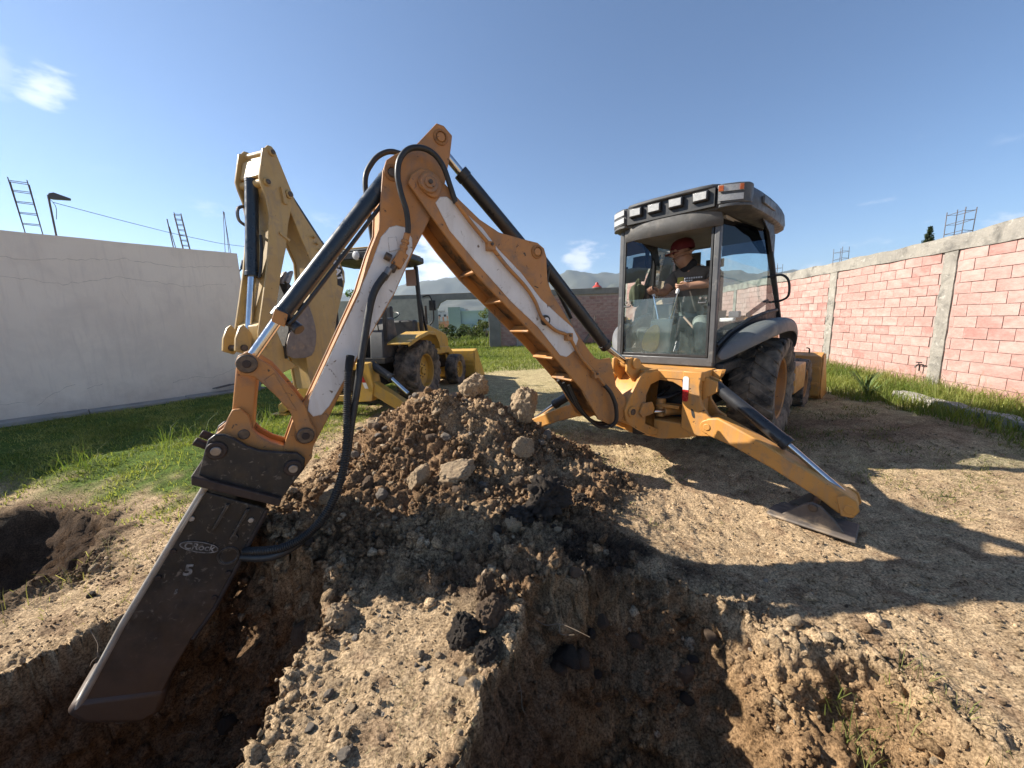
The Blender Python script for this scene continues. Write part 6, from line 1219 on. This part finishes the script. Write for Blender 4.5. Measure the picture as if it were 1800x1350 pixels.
# ---- crumbs: far too many to count
def crumbs(name, n, prob, smin, smax, sub, seed, colv, jit=.25):
    rs = np.random.RandomState(seed); pr = prob.ravel(); pr = pr / pr.sum(); ix = rs.choice(len(pr), n, p=pr)
    bm = bmesh.new(); bmesh.ops.create_icosphere(bm, subdivisions=sub, radius=1); bv = np.array([v.co[:] for v in bm.verts]); bf = np.array([[v.index for v in f.verts] for f in bm.faces]); bm.free()
    base = P.reshape(-1, 3)[ix] + rs.normal(size=(n, 3)) * .004; s = (smin + (smax - smin) * rs.rand(n) ** 2.4)
    A = rs.normal(size=(n, 3, 3)); Q = np.linalg.qr(A)[0]; sc = rs.uniform(.4, 1.25, (n, 1, 3))
    V = (bv[None] * (1 + jit * rs.normal(size=(n, len(bv), 1))).clip(.5, 1.5) * sc) @ Q * s[:, None, None] + base[:, None] + np.array((0, 0, 1)) * (s * .25)[:, None, None]
    F = (bf[None] + (np.arange(n) * len(bv))[:, None, None]).reshape(-1, 3); cc_ = C.reshape(-1, 3)[ix] * rs.uniform(.55, 1.3, (n, 1)); pal = rs.rand(n) < colv; cc_[pal] = np.array((.38, .30, .21)) * rs.uniform(.7, 1.2, (pal.sum(), 1))
    me = fast_mesh(bpy.data.meshes.new(name), V.reshape(-1, 3), F, np.repeat(cc_, len(bv), 0)); o = mesh_obj(name, me, M_soil, smooth=False); return o
cell = np.gradient(xs)[None, :] * np.gradient(ys)[:, None]
slope = NR[..., 2].clip(0, 1); inb = (GX > -3.9) & (GX < 3.2) & (GY > .8) & (GY < 5.2)
rimM = np.exp(-(OD / .22) ** 2) * (1 - PIT)
prob = cell * inb * (.10 + 1.0 * PM + .55 * rimM + .9 * PIT * (slope > .10)) * (sstep(-.2, .5, fbm(GX * 2.2, GY * 2.2, 3, 3)) * 2 + .15)
tag(crumbs('soil_crumbs', 36000, prob, .0035, .015, 0, 1, .05, .26), 'loose crumbs of dry brown soil over the pile and pit rims', 'soil', kind='stuff')
tag(crumbs('soil_lumps', 4600, prob * (PM + rimM * .6 + .12 + .7 * PIT), .012, .045, 1, 2, .06, .24), 'lumps of brown soil scattered over the pile and pit rims', 'soil', kind='stuff')
prob2 = cell * ((GX > -3.4) & (GX < 5.5) & (GY > 1.0) & (GY < 6) & (PM < .3) & (PIT < .2))
tag(crumbs('gravel', 16000, prob2, .0025, .012, 0, 3, .30, .26), 'fine gravel strewn over the trodden ground', 'gravel', kind='stuff')

# ------------------------------------------------------------------ grass
M_grass = leafmat('grass_blade', None, None, .40)
def grass(name, x, y, h0, h1, wd, cols, seed, lean=.5, label='', zoff=0):
    rs = np.random.RandomState(seed); n = len(x); z = terrain(x, y)[0] + zoff; a = rs.uniform(0, 6.28, n); h = h0 + (h1 - h0) * rs.rand(n) ** 1.6; w = wd * rs.uniform(.6, 1.3, n)
    d = np.stack([np.cos(a), np.sin(a), 0 * a], 1); t = rs.uniform(0, 6.28, n); l = np.stack([np.cos(t), np.sin(t), 0 * t], 1) * (lean * rs.uniform(.2, 1.3, n) * h)[:, None]
    b = np.stack([x, y, z - .01], 1); up = np.array((0, 0, 1.0)); m = b + l * .3 + up * (h * .6)[:, None]; tip = b + l + up * (h * rs.uniform(.75, 1, n))[:, None]
    V = np.stack([b - d * w[:, None], b + d * w[:, None], m + d * (w * .75)[:, None], m - d * (w * .75)[:, None], tip], 1).reshape(-1, 3)
    i = (np.arange(n) * 5)[:, None]; F = np.concatenate([i + np.array([[0, 1, 2]]), i + np.array([[0, 2, 3]]), i + np.array([[3, 2, 4]])], 0)
    me = fast_mesh(bpy.data.meshes.new(name), V, F, np.repeat(cols, 5, 0)); o = mesh_obj(name, me, M_grass, smooth=False); return tag(o, label, 'grass', kind='stuff')
rs = np.random.RandomState(31)
def scat(n, x0, x1, y0, y1, keep):
    x = rs.uniform(x0, x1, n); y = rs.uniform(y0, y1, n); k = keep(x, y); return x[k], y[k]
def tone(x, y, c1, c2, sc=1.2):
    t_ = np.clip(.5 + 1.1 * fbm(x * sc, y * sc, 3.3, 3) + .35 * rs.normal(size=len(x)), 0, 1)[:, None]; return (np.array(c1) * (1 - t_) + np.array(c2) * t_) * rs.uniform(.75, 1.25, (len(x), 1))
def leftside(x, y):       # in front of the plastered wall footing
    q = (x - AL.x) * nl.x + (y - AL.y) * nl.y; return q
x, y = scat(150000, -10, -2.4, 3.6, 12.5, lambda x, y: (leftside(x, y) > .50) & (x + .45 * pn(x * 1.5, y * 1.5, 2) + .25 * pn(x * 5, y * 5, 2) < -2.8 + .15 * (y - 4.5)) & (y + .45 * pn(x * 2, y * 2, 6) + .3 * rs.rand(len(x)) > 4.0 - .10 * (x + 4)) & (sdpoly(x, y, P3R) > .0) & (rs.rand(len(x)) < np.clip(.55 + 1.6 * fbm(x * 1.1, y * 1.1, 21, 3), .12, 1)))
grass('grass', x, y, .02, .09, .0048, tone(x, y, (.17, .20, .05), (.36, .35, .12)), 1, 1.1, 'short green lawn along the foot of the plastered wall')
x, y = scat(2600, -7, -2.9, 3.9, 7, lambda x, y: (leftside(x, y) > .5) & (y > 4.4 - .1 * (x + 4)) & (sdpoly(x, y, P3R) > .0) & (pn(x * 1.3, y * 1.3, 4) > .12))
grass('tall_grass', x, y, .15, .42, .0035, tone(x, y, (.13, .18, .04), (.24, .26, .08)), 2, .9, 'taller pale grass stalks in the lawn by the plastered wall')
x, y = scat(70000, -6, 10.5, 9.5, 24, lambda x, y: (pn(x * .5, y * .5, 8) + (y - 12) * .25 > 0) & ((x - AR.x) * nr.x + (y - AR.y) * nr.y > .05))
grass('field_grass', x, y, .05, .16, .010, tone(x, y, (.12, .155, .03), (.24, .245, .07), .5), 3, .8, 'green field grass in the middle of the yard')
x, y = scat(24000, -9, 2, 23, 40, lambda x, y: x > -9); grass('far_grass', x, y, .15, .5, .03, tone(x, y, (.10, .135, .03), (.19, .20, .06), .3), 4, .7, 'rough grass beyond the gate')
def rightside(x, y): return (x - AR.x) * nr.x + (y - AR.y) * nr.y
x, y = scat(100000, 4.6, 10.8, 2.6, 16, lambda x, y: (rightside(x, y) > .04) & (rightside(x, y) + .25 * pn(x * 1.2, y * 1.2, 5) < np.where(y < 6.3, 1.75, 2.0 + .1 * (y - 6.3))))
nearw = rightside(x, y)
grass('wall_grass', x, y, .06, .30, .0052, tone(x, y, (.12, .165, .03), (.26, .27, .075)), 5, .8, 'lush grass strip along the foot of the block wall')
x, y = scat(2500, 5, 10, 4, 12, lambda x, y: (rightside(x, y) > .04) & (rightside(x, y) < .9)); grass('seed_stalks', x, y, .25, .62, .0028, tone(x, y, (.20, .18, .08), (.30, .22, .12)), 6, .5, 'dry seed stalks against the block wall')
x, y = scat(34000, -1.4, 6.2, 3.0, 9.8, lambda x, y: (pn(x * 1.6, y * 1.6, 12) + .25 * pn(x * 6, y * 6, 2) > -.02) & (terrain(x, y)[1] < .3) & (np.hypot((x - 4.6) / 1.9, (y - 5.0) / .9) > 1))
grass('dry_grass', x, y, .012, .05, .0035, tone(x, y, (.30, .25, .12), (.22, .22, .08)), 7, 2.2, 'dry trampled grass between the two machines')
x, y = scat(9000, 3.0, 6.8, 3.3, 6.6, lambda x, y: (pn(x * 1.4, y * 1.4, 22) > .05)); grass('patchy_grass', x, y, .02, .10, .0035, tone(x, y, (.10, .12, .03), (.20, .19, .07)), 8, 1.4, 'patchy grass in the shade right of the orange machine')
x, y = scat(900, -1.0, -.2, 1.15, 2.15, lambda x, y: terrain(x, y)[2] < .3); grass('straw_litter', x, y, .006, .02, .0016, tone(x, y, (.36, .30, .18), (.28, .24, .12)), 9, 4.0, 'straw litter on the ridge between the pits')
x, y = scat(420, 1.62, 2.1, .9, 1.75, lambda x, y: pn(x * 4, y * 4, 9) > -.1); grass('rim_weeds', x, y, .06, .24, .0022, tone(x, y, (.20, .24, .06), (.30, .27, .12)), 10, .9, 'thin green weeds on the right pit rim')
x, y = scat(260, -3.9, -2.7, 2.3, 3.6, lambda x, y: terrain(x, y)[2] < .35); grass('bank_weeds', x, y, .05, .20, .0022, tone(x, y, (.24, .22, .09), (.34, .29, .15)), 11, 1.3, 'dry weeds on the bank left of the breaker')
# bare roots hanging from the pit walls
M_root = mat('pale_root', (.26, .20, .14), (.18, .13, .09), 20, .9)
for k in range(8):
    if k < 6: p0 = (rk.uniform(-2.9, -2.35), rk.uniform(2.0, 2.45)); gl = 'pale bare root hanging from the left wall of the breaker pit'; gg = 'roots in the breaker pit'
    else: p0 = (rk.uniform(-.12, .12), rk.uniform(1.6, 2.1)); gl = 'pale bare root sticking out of the ridge into the right pit'; gg = 'roots in the right pit'
    z = hgt(*p0); d = Vector((rk.uniform(-.05, .16), rk.uniform(-.18, -.02), rk.uniform(-.10, .05))); q = [Vector((*p0, z + .01))]
    for j in range(4): q.append(q[-1] + d * .45 + Vector((rk.uniform(-.04, .04), rk.uniform(-.04, .04), rk.uniform(-.05, .03))))
    b = MB().tube(q, .0032, n=5, r_end=.0008); b.tube([q[2], q[2] + Vector((rk.uniform(-.06, .06), -.03, rk.uniform(-.05, .05))), q[2] + Vector((rk.uniform(-.1, .1), -.06, rk.uniform(-.08, .06)))], .0025, n=5, r_end=.001); tag(b.build('root', M_root), gl, 'root', gg)
# leafy clump by the kerb
def spiky(loc, n, h, label, col, seed):
    r_ = np.random.RandomState(seed); t = empty('plant', loc, 0, label=label, cat='plant')
    for k in range(n):
        a = r_.uniform(0, 6.28); L_ = h * r_.uniform(.6, 1.1); d = Vector((math.cos(a), math.sin(a), 0)); s_ = Vector((-d.y, d.x, 0)); w_ = .013
        q = [Vector((0, 0, 0)), d * L_ * .25 + Vector((0, 0, L_ * .55)), d * L_ * .55 + Vector((0, 0, L_ * .85)), d * L_ * .9 + Vector((0, 0, L_ * .80))]; v = []
        for i, p in enumerate(q): ww = w_ * (1 - i / 3.2); v += [p - s_ * ww, p + s_ * ww]
        MB().add(v, [(0, 1, 3, 2), (2, 3, 5, 4), (4, 5, 7, 6)]).build('leaf', M_plant, t, recalc=False)
    return t
M_plant = mat('plant_leaf', (.06, .10, .02), (.09, .14, .03), 5, .6)
spiky((6.55, 6.85, hgt(6.55, 6.85)), 34, .55, 'spiky green plant in the grass near the end of the kerb', None, 3)
spiky((6.3, 6.5, hgt(6.3, 6.5)), 26, .32, 'low leafy weed before the spiky plant at the kerb', None, 4)

# ------------------------------------------------------------------ haze
hz = MB().box(-5200, 5200, -5200, 5200, -40, 520).build('haze', None); hz.data.materials.clear()
mh = bpy.data.materials.new('haze_air'); mh.use_nodes = True; t = mh.node_tree; t.nodes.clear(); o_ = t.nodes.new('ShaderNodeOutputMaterial'); pv = t.nodes.new('ShaderNodeVolumePrincipled')
pv.inputs['Color'].default_value = (.66, .81, 1.0, 1); pv.inputs['Density'].default_value = .00012; pv.inputs['Anisotropy'].default_value = .3
t.links.new(pv.outputs[0], o_.inputs['Volume']); hz.data.materials.append(mh); tag(hz, kind='stuff'); hz.display_type = 'WIRE'
